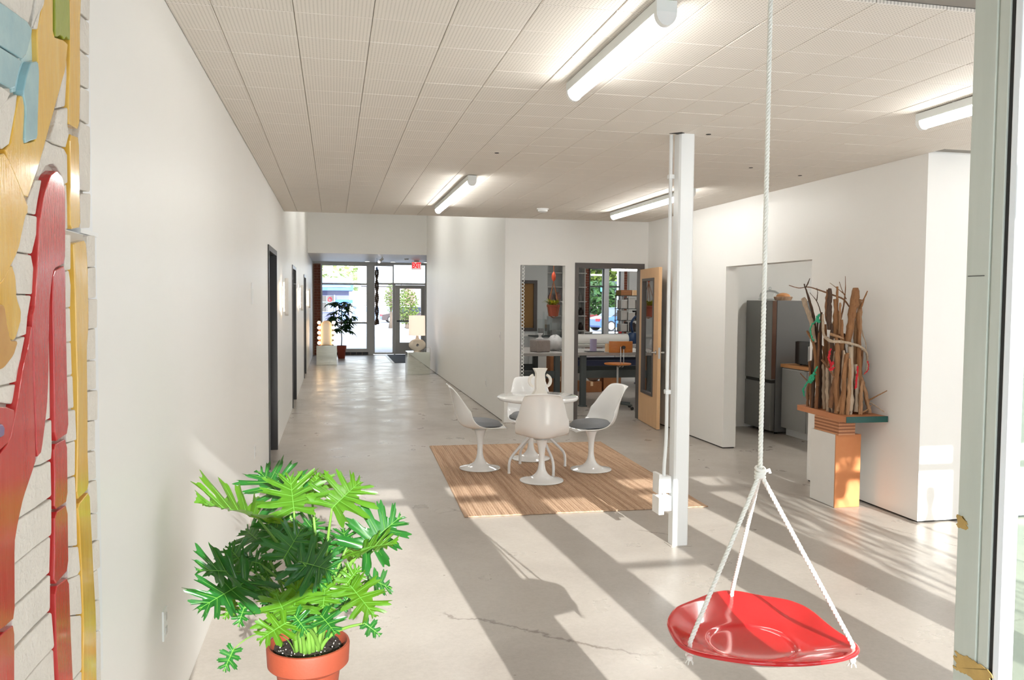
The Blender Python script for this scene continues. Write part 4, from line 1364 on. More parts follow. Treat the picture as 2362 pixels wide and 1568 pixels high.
def stalk(A, seed=0, r=0.0062):
    rr_ = random.Random(seed + 100)
    a = rr_.uniform(0, 6.28)
    S = PC + Vector((0.05 * cos(a), 0.05 * sin(a), 0.268))
    A = Vector(A)
    m1 = S + Vector(((A.x - S.x) * 0.15, (A.y - S.y) * 0.15, max(0.10, (A.z - S.z) * 0.55)))
    m2 = A.lerp(S, 0.25) + Vector((0, 0, max(0.02, 0.10 * (A.z - S.z))))
    part('stalk', MB().tube(bez(S, m1, m2, A, 12), [r * (1.5 - 0.07 * k) for k in range(13)], 8), 'petiole', fp, smooth=True)
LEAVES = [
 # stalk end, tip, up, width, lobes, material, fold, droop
 ((-0.302, 3.350, 0.840), (-0.496, 3.150, 0.966), (0.15, -0.25, 1), 1.05, 7, 'leaf_lit', 0.35, 0.05),
 ((-0.156, 3.300, 0.871), (-0.180, 3.460, 0.989), (0, -0.8, 0.6), 1.12, 6, 'leaf_lit', 0.30, -0.05),
 ((-0.206, 3.500, 0.872), (-0.335, 3.700, 0.968), (-0.2, -0.5, 0.8), 0.95, 6, 'leaf_shaded', 0.3, 0.0),
 ((-0.091, 3.450, 0.879), (-0.066, 3.580, 0.975), (0, -0.8, 0.6), 1.0, 6, 'leaf_lit', 0.2, 0.0),
 ((-0.010, 3.300, 0.873), (0.126, 3.480, 0.959), (0.05, -0.8, 0.75), 1.05, 6, 'leaf_lit', 0.2, 0.05),
 ((0.109, 3.300, 0.703), (0.290, 3.360, 0.833), (0.1, -0.75, 0.8), 0.95, 6, 'leaf_shaded', 0.25, 0.05),
 ((0.107, 3.250, 0.714), (0.230, 3.100, 0.791), (0.1, -0.5, 0.9), 0.85, 6, 'leaf_lit', 0.25, 0.1),
 ((0.058, 3.150, 0.606), (0.155, 3.000, 0.528), (0.35, -0.75, 0.6), 1.0, 6, 'leaf_lit', 0.1, 0.05),
 ((0.046, 3.200, 0.601), (0.105, 3.250, 0.659), (0.2, -0.7, 0.6), 1.0, 5, 'leaf_lit', 0.2, 0.1),
 ((0.135, 3.450, 0.527), (0.260, 3.500, 0.460), (0.2, -0.6, 0.8), 0.8, 5, 'leaf_shaded', 0.2, 0.1),
 ((0.115, 3.300, 0.398), (0.190, 3.280, 0.346), (0.4, -0.7, 0.6), 0.75, 4, 'leaf_shaded', 0.15, 0.1),
 ((-0.186, 3.150, 0.728), (-0.114, 3.120, 0.861), (-0.1, -0.9, 0.5), 1.15, 6, 'leaf_shaded', 0.15, 0.1),
 ((-0.128, 3.080, 0.734), (0.015, 2.960, 0.728), (0.1, -0.9, 0.6), 1.05, 6, 'leaf_shaded', 0.2, 0.1),
 ((-0.112, 3.060, 0.733), (-0.031, 2.980, 0.655), (0.2, -0.95, 0.4), 0.9, 5, 'leaf_shaded', 0.2, 0.1),
 ((-0.316, 3.150, 0.651), (-0.490, 2.980, 0.613), (-0.15, -0.75, 0.7), 0.95, 7, 'leaf_shaded', 0.2, 0.08),
 ((-0.339, 3.220, 0.659), (-0.499, 3.060, 0.740), (-0.1, -0.6, 0.85), 0.95, 6, 'leaf_shaded', 0.25, 0.05),
 ((-0.350, 3.300, 0.671), (-0.426, 3.400, 0.728), (-0.2, -0.7, 0.7), 1.0, 5, 'leaf_shaded', 0.25, 0.05),
 ((-0.169, 3.080, 0.522), (-0.214, 2.980, 0.671), (-0.1, -0.95, 0.35), 1.0, 5, 'leaf_lit', 0.2, 0.08),
 ((-0.153, 3.100, 0.526), (-0.126, 3.020, 0.698), (0.1, -0.95, 0.35), 0.95, 5, 'leaf_lit', 0.2, 0.1),
 ((-0.168, 3.000, 0.540), (-0.267, 2.900, 0.523), (-0.25, -0.8, 0.6), 0.95, 5, 'leaf_lit', 0.15, 0.1),
 ((-0.142, 3.020, 0.556), (-0.091, 2.950, 0.513), (0.1, -0.95, 0.3), 0.85, 5, 'leaf_shaded', 0.15, 0.1),
 ((-0.051, 3.080, 0.526), (0.008, 2.980, 0.493), (0.3, -0.9, 0.4), 1.0, 5, 'leaf_shaded', 0.15, 0.12),
 ((-0.044, 3.120, 0.544), (-0.032, 3.080, 0.664), (0.1, -0.95, 0.4), 0.95, 5, 'leaf_lit', 0.2, 0.08),
 ((0.029, 3.200, 0.509), (0.066, 3.220, 0.567), (0.3, -0.8, 0.5), 0.9, 5, 'leaf_shaded', 0.2, 0.1),
 ((-0.370, 3.250, 0.536), (-0.416, 3.200, 0.494), (-0.3, -0.7, 0.6), 0.9, 5, 'leaf_lit', 0.2, 0.15),
 ((-0.328, 3.150, 0.553), (-0.353, 3.100, 0.493), (-0.3, -0.8, 0.5), 0.8, 5, 'leaf_shaded', 0.2, 0.15),
 ((-0.298, 3.450, 0.709), (-0.381, 3.600, 0.735), (-0.2, -0.7, 0.7), 1.0, 5, 'leaf_shaded', 0.25, 0.05),
 ((-0.227, 3.420, 0.750), (-0.235, 3.550, 0.810), (0, -0.8, 0.6), 1.1, 5, 'leaf_shaded', 0.25, 0.05),
 ((-0.128, 3.500, 0.713), (-0.063, 3.650, 0.757), (0.1, -0.8, 0.6), 1.0, 5, 'leaf_shaded', 0.25, 0.05),
 ((-0.031, 3.500, 0.606), (-0.037, 3.620, 0.687), (0.1, -0.8, 0.6), 0.95, 5, 'leaf_shaded', 0.2, 0.05),
 ((0.042, 3.550, 0.614), (0.113, 3.660, 0.635), (0.1, -0.8, 0.6), 0.9, 5, 'leaf_lit', 0.2, 0.05),
 ((0.005, 3.420, 0.556), (0.050, 3.500, 0.582), (0.1, -0.8, 0.6), 0.9, 5, 'leaf_shaded', 0.2, 0.05),
 ((-0.261, 3.400, 0.580), (-0.301, 3.480, 0.637), (-0.1, -0.8, 0.6), 1.1, 5, 'leaf_shaded', 0.2, 0.05),
 ((-0.222, 3.320, 0.535), (-0.282, 3.250, 0.521), (-0.1, -0.9, 0.4), 1.0, 5, 'leaf_shaded', 0.2, 0.1),
 ((-0.089, 3.350, 0.515), (-0.054, 3.280, 0.485), (0.1, -0.9, 0.4), 1.0, 5, 'leaf_shaded', 0.2, 0.1),
 ((-0.207, 3.360, 0.713), (-0.279, 3.440, 0.783), (-0.1, -0.8, 0.6), 1.1, 5, 'leaf_shaded', 0.2, 0.05),
 ((-0.124, 3.400, 0.679), (-0.145, 3.500, 0.751), (0, -0.8, 0.6), 1.1, 5, 'leaf_shaded', 0.2, 0.05),
 ((-0.046, 3.300, 0.635), (-0.004, 3.360, 0.698), (0.1, -0.8, 0.6), 1.0, 5, 'leaf_shaded', 0.2, 0.05),
 ((-0.249, 3.240, 0.582), (-0.315, 3.140, 0.618), (-0.1, -0.8, 0.6), 1.0, 5, 'leaf_shaded', 0.2, 0.08),
 ((-0.289, 3.340, 0.654), (-0.356, 3.300, 0.688), (-0.1, -0.8, 0.6), 1.0, 5, 'leaf_shaded', 0.2, 0.05),
 ((-0.135, 3.220, 0.598), (-0.161, 3.180, 0.684), (0, -0.9, 0.4), 1.1, 5, 'leaf_shaded', 0.2, 0.08),
 ((-0.053, 3.220, 0.576), (-0.000, 3.140, 0.625), (0.1, -0.9, 0.4), 1.0, 5, 'leaf_lit', 0.2, 0.08),
 ((-0.198, 3.200, 0.542), (-0.242, 3.100, 0.533), (-0.1, -0.9, 0.4), 1.0, 5, 'leaf_shaded', 0.2, 0.1),
 ((0.048, 3.360, 0.695), (0.032, 3.460, 0.758), (0.1, -0.8, 0.6), 1.0, 5, 'leaf_shaded', 0.2, 0.05),
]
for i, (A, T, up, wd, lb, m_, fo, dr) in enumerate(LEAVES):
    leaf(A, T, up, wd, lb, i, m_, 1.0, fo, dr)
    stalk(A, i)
# one small leaf hanging low on a long thin stalk at the left
A = Vector((-0.348, 2.980, 0.467)); T = Vector((-0.385, 2.950, 0.393))
leaf(A, T, (-0.3, -0.9, 0.4), 0.85, 5, 77, 'leaf_shaded', 1.0, 0.15, 0.1)
S = PC + Vector((-0.05, -0.04, 0.27))
part('stalk', MB().tube(bez(S, S + Vector((-0.02, -0.05, 0.14)), Vector((-0.274, 2.980, 0.550)), A, 12), 0.0022, 6), 'petiole', fp, smooth=True)
rt = MB()
rt.tube(smooth_path([PC + Vector((0.06, -0.09, 0.285)), PC + Vector((0.085, -0.11, 0.29)), PC + Vector((0.10, -0.13, 0.283))]), 0.0016, 5)
part('root', rt, 'leaf_vein', fp)

# ------------------------------------------------------------------ driftwood sculpture on a stacked plinth by the right wall
mat('plinth_white', (228, 226, 222), 0.5, var=0.04, scale=5)
mat('mdf_orange', (206, 138, 88), 0.6, rgb2=(192, 118, 70), scale=5, contrast=0.9)
mat('board_wood', (196, 132, 88), 0.5, rgb2=(174, 108, 68), scale=8, stretch=(6, 0.6, 6), contrast=0.8)
mat('green_edge', (18, 74, 68), 0.4)
pln = thing('plinth', 'white plinth with a bare orange front face standing by the right wall', 'plinth', (4.18, 6.2, 0))
part('body', MB().box(4.068, 4.298, 6.048, 6.40, 0.004, 0.612), 'plinth_white', pln)
part('front_panel', MB().box(4.066, 4.300, 6.034, 6.050, 0.0, 0.614, b=0.006), 'mdf_orange', pln, label='bare orange front panel')
blk = thing('plywood_block', 'block of stacked plywood layers between the white plinth and the board', 'block', (4.145, 6.18, 0.614))
pa, pb = (196, 138, 98), (150, 92, 60)
mat('ply_light', (200, 142, 102), 0.6, var=0.12, scale=20, stretch=(4, 4, 1))
mat('ply_dark', (150, 94, 62), 0.6, var=0.12, scale=20)
for k in range(9):
    z = 0.614 + k * 0.0135
    part('layer', MB().box(4.07 + rnd.uniform(-.001, .001), 4.222 + rnd.uniform(-.001, .001), 6.008, 6.36, z, z + 0.0129), 'ply_dark' if k % 2 else 'ply_light', blk)
def rotb(p):
    a = radians(-1.5)
    x, y = p[0] - 4.06, p[1] - 5.875
    return (4.06 + x * cos(a) - y * sin(a), 5.875 + x * sin(a) + y * cos(a))
brd = thing('base_board', 'wooden board with a green front edge carrying the driftwood bundle', 'board', (4.24, 6.27, 0.737))
part('plank', MB().prism([rotb(q) for q in ((4.05, 5.885), (4.418, 5.885), (4.40, 6.68), (4.075, 6.68))], 2, 0.7365, 0.784, inset=0.001), 'board_wood', brd)
part('front_edge', MB().prism([rotb(q) for q in ((4.048, 5.873), (4.42, 5.873), (4.419, 5.8845), (4.05, 5.8845))], 2, 0.736, 0.7845), 'green_edge', brd, label='dark green painted edge')
WOODS = []
for i, (a, b) in enumerate((((150, 104, 70), (104, 68, 44)), ((190, 150, 112), (138, 98, 66)), ((204, 186, 164), (160, 136, 112)), ((96, 70, 52), (60, 42, 32)), ((170, 122, 80), (122, 80, 48)))):
    mat('driftwood_%d' % i, a, 0.75, rgb2=b, scale=9, stretch=(9, 9, 0.9), contrast=0.7, bump=0.5, bscale=45)
    WOODS.append('driftwood_%d' % i)
dw = thing('driftwood_sculpture', 'bundle of upright driftwood sticks with green and red twine on the board', 'sculpture', (4.22, 6.2, 0.784))
ZB = 0.784
rd = random.Random(21)
def stick(pts, rs, m=None, n=8, seed=0):
    r = random.Random(seed)
    P = smooth_path(pts, 5)
    N = len(P)
    R_ = []
    for k in range(N):
        t = k / (N - 1) * (len(rs) - 1)
        i = min(int(t), len(rs) - 2)
        R_.append((rs[i] + (rs[i + 1] - rs[i]) * (t - i)) * r.uniform(0.84, 1.14))
    P = [p + Vector((r.uniform(-1, 1), r.uniform(-1, 1), 0)) * R_[k] * 0.18 for k, p in enumerate(P)]
    mb = MB().tube(P, R_, n)
    # knobs and ridges
    mb.v = [(x + r.uniform(-1, 1) * rs[0] * 0.10, y + r.uniform(-1, 1) * rs[0] * 0.10, z) for x, y, z in mb.v]
    mb.v = [(x, y, max(z, ZB + 0.0005)) if z < ZB + 0.03 else (x, y, z) for x, y, z in mb.v]
    return part('stick', mb, m or r.choice(WOODS), dw, smooth=50)
D = {'f': 6.03, 'm': 6.16, 'b': 6.30}
# traced main pieces
def tr(y, *pix): return [Vector(p) for p in pix]
stick([(4.165, 6.000, 0.814), (4.176, 6.020, 1.056), (4.188, 6.050, 1.342)], [0.026, 0.024, 0.022], WOODS[2], seed=1)
stick([(4.247, 6.030, 0.801), (4.253, 6.050, 1.052), (4.248, 6.060, 1.196)], [0.020, 0.019, 0.018], WOODS[2], seed=2)
stick([(4.193, 6.100, 1.375), (4.216, 6.100, 1.539), (4.244, 6.100, 1.702), (4.256, 6.100, 1.832)], [0.026, 0.032, 0.038, 0.026], WOODS[4], 10, seed=3)
stick([(4.269, 6.100, 1.157), (4.291, 6.120, 1.411), (4.309, 6.120, 1.629), (4.314, 6.120, 1.738)], [0.022, 0.030, 0.024, 0.014], WOODS[1], 10, seed=4)
stick([(4.306, 6.100, 1.659), (4.311, 6.070, 1.731), (4.331, 6.050, 1.807)], [0.008, 0.007, 0.004], WOODS[4], 6, seed=5)
stick([(4.348, 6.000, 0.792), (4.342, 6.030, 0.890), (4.341, 6.080, 1.012), (4.329, 6.120, 1.118)], [0.014, 0.018, 0.016, 0.012], WOODS[1], seed=6)
stick([(4.401, 5.860, 0.995), (4.369, 5.930, 0.948), (4.351, 6.020, 0.898)], [0.004, 0.006, 0.008], WOODS[1], 6, seed=7)
stick([(4.405, 5.890, 0.816), (4.374, 5.960, 0.858), (4.357, 6.040, 0.888)], [0.003, 0.004, 0.005], WOODS[2], 6, seed=8)
stick([(4.229, 5.980, 0.790), (4.323, 6.000, 0.821), (4.384, 6.030, 0.853)], [0.006, 0.007, 0.005], WOODS[1], 6, seed=9)
stick([(4.091, 6.050, 0.809), (4.119, 6.050, 0.928), (4.167, 6.080, 1.087)], [0.018, 0.016, 0.012], WOODS[1], seed=10)
stick([(4.064, 6.120, 0.829), (4.084, 6.120, 0.975), (4.119, 6.120, 1.157), (4.160, 6.140, 1.337)], [0.022, 0.022, 0.018, 0.014], WOODS[0], seed=11)
stick([(4.173, 6.150, 0.842), (4.191, 6.160, 1.042), (4.196, 6.160, 1.263), (4.204, 6.180, 1.445)], [0.026, 0.026, 0.024, 0.016], WOODS[3], seed=12)
stick([(4.130, 6.050, 0.837), (4.156, 6.080, 1.051), (4.187, 6.100, 1.158)], [0.014, 0.014, 0.012], WOODS[2], seed=13)
stick([(4.074, 6.586, 1.744), (4.084, 6.537, 1.641), (4.095, 6.481, 1.528), (4.106, 6.438, 1.359)], [0.022, 0.020, 0.020, 0.016], WOODS[2], seed=14)
stick([(4.130, 6.485, 0.819), (4.136, 6.500, 1.087), (4.130, 6.478, 1.395), (4.125, 6.489, 1.547), (4.110, 6.554, 1.737), (4.109, 6.635, 1.873)], [0.016, 0.018, 0.014, 0.012, 0.010, 0.005], WOODS[3], seed=15)
stick([(4.113, 6.619, 1.838), (4.117, 6.586, 1.883), (4.119, 6.564, 1.921)], [0.006, 0.005, 0.003], WOODS[3], 6, seed=16)
stick([(4.099, 6.868, 1.865), (4.110, 6.726, 1.839), (4.119, 6.580, 1.845), (4.099, 6.382, 1.815), (4.132, 6.240, 1.774), (4.209, 6.200, 1.738), (4.250, 6.160, 1.665)], [0.003, 0.004, 0.005, 0.006, 0.007, 0.007, 0.006], WOODS[0], 6, seed=17)
stick([(4.075, 6.316, 1.625), (4.086, 6.396, 1.718), (4.084, 6.503, 1.794)], [0.005, 0.004, 0.002], WOODS[3], 6, seed=18)
stick([(4.086, 6.396, 1.725), (4.085, 6.385, 1.793), (4.095, 6.415, 1.834)], [0.004, 0.003, 0.002], WOODS[3], 6, seed=19)
stick([(4.186, 6.200, 1.554), (4.215, 6.200, 1.683), (4.227, 6.200, 1.811), (4.224, 6.200, 1.932)], [0.007, 0.006, 0.004, 0.002], WOODS[0], 6, seed=20)
stick([(4.238, 6.200, 1.738), (4.208, 6.220, 1.818), (4.181, 6.220, 1.884)], [0.004, 0.003, 0.002], WOODS[0], 6, seed=22)
stick([(4.229, 6.200, 1.774), (4.158, 6.220, 1.832), (4.104, 6.240, 1.876)], [0.004, 0.003, 0.002], WOODS[0], 6, seed=23)
stick([(4.090, 6.200, 1.481), (4.077, 6.200, 1.627), (4.082, 6.200, 1.737), (4.080, 6.200, 1.828)], [0.022, 0.024, 0.020, 0.014], WOODS[3], seed=24)
stick([(4.076, 6.220, 1.553), (4.068, 6.220, 1.700), (4.073, 6.220, 1.817)], [0.016, 0.016, 0.010], WOODS[0], seed=25)
stick([(4.123, 6.180, 1.408), (4.130, 6.180, 1.591), (4.118, 6.180, 1.737)], [0.024, 0.024, 0.014], WOODS[4], seed=26)
stick([(4.132, 6.160, 1.482), (4.139, 6.180, 1.700), (4.149, 6.200, 1.843)], [0.012, 0.011, 0.009], WOODS[4], seed=27)
stick([(4.145, 6.140, 1.446), (4.140, 6.140, 1.592), (4.141, 6.140, 1.708)], [0.014, 0.012, 0.008], WOODS[1], seed=28)
stick([(4.088, 6.360, 0.987), (4.086, 6.418, 1.322), (4.076, 6.473, 1.414), (4.077, 6.517, 1.454)], [0.014, 0.013, 0.012, 0.009], WOODS[4], seed=29)
stick([(4.122, 6.684, 1.067), (4.122, 6.598, 1.024), (4.112, 6.470, 0.975)], [0.004, 0.006, 0.008], WOODS[0], 6, seed=30)
stick([(4.032, 6.218, 1.608), (3.999, 6.147, 1.446), (4.008, 6.060, 1.392), (4.084, 6.030, 1.387), (4.164, 6.000, 1.370), (4.246, 6.000, 1.345), (4.314, 6.020, 1.300), (4.354, 6.050, 1.233)], [0.010, 0.012, 0.014, 0.013, 0.012, 0.011, 0.009, 0.006], WOODS[2], 8, seed=31)
stick([(4.336, 6.050, 1.287), (4.354, 6.060, 1.196), (4.354, 6.080, 1.121), (4.344, 6.100, 1.101)], [0.006, 0.007, 0.006, 0.004], WOODS[2], 6, seed=32)
stick([(4.328, 6.120, 1.538), (4.333, 6.100, 1.448), (4.350, 6.080, 1.376), (4.342, 6.060, 1.323)], [0.005, 0.005, 0.004, 0.004], WOODS[2], 6, seed=33)
stick([(4.004, 6.170, 1.227), (4.012, 6.080, 1.161), (4.053, 6.060, 1.083)], [0.010, 0.009, 0.006], WOODS[0], 6, seed=34)
stick([(4.029, 6.100, 1.448), (4.063, 6.060, 1.432), (4.117, 6.050, 1.414)], [0.012, 0.011, 0.008], WOODS[1], seed=35)
# filling uprights
for k in range(64):
    y = 5.99 + 0.60 * ((k * 0.618) % 1.0)
    x = rd.uniform(4.09, 4.36)
    if y < 6.1: x = min(x, 4.33)
    hgt = rd.uniform(0.36, 0.86) if 6.05 < y < 6.5 else rd.uniform(0.28, 0.55)
    if x > 4.3: hgt *= 0.8
    lean = rd.uniform(-0.03, 0.03)
    r0 = rd.uniform(0.011, 0.024)
    stick([(x, y, ZB), (x + lean * 0.3, y + rd.uniform(-.01, .01), ZB + hgt * 0.35), (x + lean * 0.7 + rd.uniform(-.012, .012), y, ZB + hgt * 0.7), (x + lean, y, ZB + hgt)],
          [r0, r0, r0 * 0.9, r0 * 0.55], None, 7, seed=200 + k)
mat('green_twine', (60, 178, 136), 0.8)
mat('red_twine', (196, 34, 46), 0.8)
def twine(name, pts, r, m, seed, n=3):
    rr2 = random.Random(seed)
    mb = MB()
    P = smooth_path(pts, 6)
    for s in range(n):
        mb.tube([p + Vector((rr2.uniform(-1, 1), rr2.uniform(-1, 1), rr2.uniform(-1, 1))) * r * 1.4 for p in P], r, 5)
    part(name, mb, m, dw, kind='stuff')
twine('green_twine', [(4.040, 6.293, 1.588), (4.040, 6.304, 1.559), (4.048, 6.380, 1.530), (4.057, 6.433, 1.480), (4.059, 6.427, 1.427), (4.052, 6.380, 1.380)], 0.0045, 'green_twine', 1)
twine('green_twine', [(4.028, 6.262, 1.604), (4.025, 6.295, 1.577), (4.030, 6.268, 1.545), (4.027, 6.290, 1.566)], 0.006, 'green_twine', 2, 5)
twine('green_twine', [(4.063, 6.335, 1.154), (4.074, 6.389, 1.090), (4.075, 6.442, 1.035), (4.075, 6.507, 0.991), (4.077, 6.556, 0.936), (4.080, 6.545, 0.883)], 0.005, 'green_twine', 3)
twine('green_twine', [(4.062, 6.357, 1.100), (4.057, 6.401, 1.066), (4.069, 6.444, 1.016), (4.061, 6.380, 1.060)], 0.008, 'green_twine', 4, 5)
twine('red_twine', [(4.003, 6.050, 1.325), (3.989, 6.050, 1.253), (4.015, 6.050, 1.199), (4.030, 6.050, 1.217), (4.007, 6.060, 1.155), (4.044, 6.050, 1.170)], 0.005, 'red_twine', 5, 4)
twine('red_twine', [(4.208, 5.980, 1.185), (4.203, 5.980, 1.096), (4.191, 5.970, 1.004)], 0.005, 'red_twine', 6, 4)
twine('red_twine', [(4.300, 5.980, 1.231), (4.313, 5.980, 1.184), (4.298, 5.980, 1.145), (4.282, 5.990, 1.123)], 0.003, 'red_twine', 7, 2)

# ------------------------------------------------------------------ kitchen beyond the opening in the right wall
struct('wall_kitchen', MB().box(RW + 0.16, 7.3, 10.32, 10.42, 0, H + 0.02).box(6.95, 7.05, 5.66, 10.32, 0, H + 0.02), 'wall_paint')
mat('fridge_steel', (126, 126, 124), 0.38, metal=0.55, bump=0.02, bscale=300)
mat('fridge_side', (104, 104, 104), 0.5)
mat('bronze_strip', (96, 70, 58), 0.3, metal=0.4)
fr = thing('fridge', 'tall grey two door fridge standing in the kitchen beyond the opening', 'fridge', (5.9, 9.93, 0))
FX, FY0, FY1 = 5.50, 9.60, 10.28
part('cabinet', MB().box(FX + 0.07, FX + 0.68, FY0, FY1, 0.03, 1.735, b=0.006), 'fridge_side', fr)
fd = part('door', MB().box(FX, FX + 0.064, FY0 + 0.002, FY1 - 0.002, 0.705, 1.735, b=0.008), 'fridge_steel', fr, label='upper fridge door')
part('edge_strip', MB().box(FX + 0.005, FX + 0.062, FY0 - 0.004, FY0 + 0.003, 0.72, 1.73), 'bronze_strip', fd)
fd2 = part('door', MB().box(FX, FX + 0.064, FY0 + 0.002, FY1 - 0.002, 0.05, 0.665, b=0.008), 'fridge_steel', fr, label='lower freezer door')
part('grip', MB().box(FX + 0.012, FX + 0.06, FY0 + 0.01, FY1 - 0.01, 0.662, 0.708), 'dark_gap', fr)
for y in (FY0 + 0.06, FY1 - 0.06):
    part('foot', MB().lathe([(0.02, 0), (0.02, 0.035)], (FX + 0.12, y, 0), 12), 'dark_gap', fr)
cb = thing('base_cabinet', 'grey kitchen base cabinet with two doors beside the fridge', 'cabinet', (5.95, 8.6, 0))
mat('cabinet_grey', (150, 150, 148), 0.45)
part('carcass', MB().box(5.66, 6.24, 7.75, 9.575, 0.10, 0.88), 'cabinet_grey', cb)
part('toe_kick', MB().box(5.72, 6.2, 7.75, 9.575, 0.0, 0.10), 'white_metal', cb)
for a, b in ((9.0, 9.57), (8.38, 8.995), (7.76, 8.375)):
    dr = part('door', MB().box(5.64, 5.658, a + 0.003, b - 0.003, 0.105, 0.862, b=0.002), 'cabinet_grey', cb)
    part('edge_pull', MB().box(5.628, 5.645, a + 0.03, b - 0.03, 0.858, 0.868), 'alu', dr)
wt = thing('worktop', 'wooden kitchen worktop on the grey base cabinet', 'worktop', (5.94, 8.6, 0.88))
mat('beech', (206, 150, 96), 0.45, rgb2=(186, 126, 76), scale=9, stretch=(4, 0.5, 1), contrast=0.7)
part('slab', MB().box(5.625, 6.26, 7.74, 9.585, 0.88, 0.922, b=0.003), 'beech', wt)
part('back_strip', MB().box(6.24, 6.26, 7.74, 9.585, 0.922, 0.97), 'beech', wt)
mw = thing('microwave', 'black microwave oven standing on the wooden worktop', 'microwave', (5.9, 9.12, 0.922))
mat('gloss_black', (22, 22, 24), 0.15, coat=0.5)
mat('matt_black', (30, 30, 31), 0.5)
part('housing', MB().box(5.72, 6.1, 8.86, 9.37, 0.932, 1.225, b=0.006), 'matt_black', mw)
md = part('door', MB().box(5.70, 5.722, 9.0, 9.37, 0.94, 1.22, b=0.003), 'gloss_black', mw)
part('handle', MB().tube([(5.70, 9.02, 0.99), (5.67, 9.02, 0.99), (5.67, 9.02, 1.17), (5.70, 9.02, 1.17)], 0.008, 8), 'alu', md)
part('control_panel', MB().box(5.70, 5.722, 8.86, 8.996, 0.94, 1.22, b=0.003), 'matt_black', mw)
for y in (8.9, 9.33):
    for x in (5.76, 6.06):
        part('foot', MB().lathe([(0.012, 0), (0.012, 0.012)], (x, y, 0.9226), 8), 'dark_gap', mw)
cd_ = thing('glass_dome', 'clear glass cake dome on top of the fridge', 'glass dome', (5.66, 9.98, 1.7355))
part('dome', MB().lathe([(0.13, 0.02), (0.135, 0.06), (0.12, 0.10), (0.07, 0.13), (0.02, 0.14), (1e-5, 0.141)], (5.70, 10.02, 1.7357), 24), 'glass', cd_, smooth=40)
part('knob', MB().sphere((5.70, 10.02, 1.895), 0.022, 12).tube([(5.70, 10.02, 1.87), (5.70, 10.02, 1.88)], 0.01, 8), 'glass', cd_, smooth=40)
part('plate', MB().lathe([(1e-5, 0.0), (0.09, 0.0), (0.145, 0.014), (0.15, 0.02), (0.09, 0.012), (1e-5, 0.01)], (5.70, 10.02, 1.7357), 24), 'glass', cd_, smooth=40)
bb = thing('bread_basket', 'round tan bread basket beside the glass dome on the fridge', 'basket', (5.70, 9.72, 1.7357))
part('rim', MB().lathe([(0.10, 0.0), (0.115, 0.03), (0.12, 0.045), (0.11, 0.05), (0.1, 0.03)], (5.72, 9.72, 1.7357), 20), 'jute', bb, smooth=40)
part('loaf', MB().sphere((5.72, 9.72, 1.79), 0.09, 14, sz=0.5), 'beech', bb, smooth=True)

# ------------------------------------------------------------------ corridor end: mirrored cubes, lit arch, lamp, potted tree, beads
mat('mirror', (232, 238, 232), 0.03, metal=1.0)
mat('mirror_edge', (120, 132, 122), 0.3)
def mirror_cube(name, label, x0, x1, y0, y1, h):
    t = thing(name, label, 'plinth', ((x0 + x1) / 2, (y0 + y1) / 2, 0), group=None)
    part('core', MB().box(x0 + 0.006, x1 - 0.006, y0 + 0.006, y1 - 0.006, 0.0, h - 0.006), 'mirror_edge', t)
    g = 0.002
    for nm, bx in (('front_mirror', (x0 + g, x1 - g, y0, y0 + 0.005, g, h - g)), ('back_mirror', (x0 + g, x1 - g, y1 - 0.005, y1, g, h - g)),
                   ('side_mirror', (x0, x0 + 0.005, y0 + g, y1 - g, g, h - g)), ('side_mirror', (x1 - 0.005, x1, y0 + g, y1 - g, g, h - g)),
                   ('top_mirror', (x0 + g, x1 - g, y0 + g, y1 - g, h - 0.005, h))):
        part(nm, MB().box(*bx), 'mirror', t)
    return t
mirror_cube('mirrored_plinth', 'mirrored cube plinth under the bulb lit arch at the corridor end', -0.451, 0.068, 21.85, 22.37, 0.507)
mirror_cube('mirrored_plinth', 'mirrored cube plinth under the table lamp at the corridor right', 1.63, 2.152, 18.78, 19.30, 0.517)
mat('arch_white', (226, 208, 190), 0.7, bump=0.15, bscale=30)
ar = thing('bulb_arch', 'small pale arch edged with glowing round bulbs on the mirrored cube', 'lit sculpture', (-0.2, 22.0, 0.507))
pts = [(-0.34, 0.508), (-0.06, 0.508)] + [(-0.20 + 0.14 * cos(a), 1.02 + 0.14 * sin(a)) for a in [pi * k / 12 for k in range(13)]]
part('slab', MB().prism(pts, 1, 22.02, 21.95, inset=0.008), 'arch_white', ar)
inner = [(-0.29, 0.54), (-0.11, 0.54)] + [(-0.20 + 0.09 * cos(a), 1.0 + 0.09 * sin(a)) for a in [pi * k / 12 for k in range(13)]]
part('niche', MB().prism(inner, 1, 21.952, 21.944), 'plinth_white', ar)
for s in (-1, 1):
    part('bulb_rail', MB().box(-0.20 + s * 0.14 - (0.055 if s < 0 else 0.0), -0.20 + s * 0.14 + (0.0 if s < 0 else 0.055), 21.97, 22.0, 0.508, 1.14), 'brick' if s < 0 else 'dark_door', ar)
    for k in range(5):
        z = 0.575 + k * 0.132
        cx = -0.20 + s * 0.185
        b_ = part('bulb', MB().sphere((cx, 21.93, z), 0.042, 14), 'warm_bulb', ar, smooth=True)
        part('socket', MB().tube([(cx, 21.97, z), (cx, 21.955, z)], 0.02, 10), 'dark_door', b_)
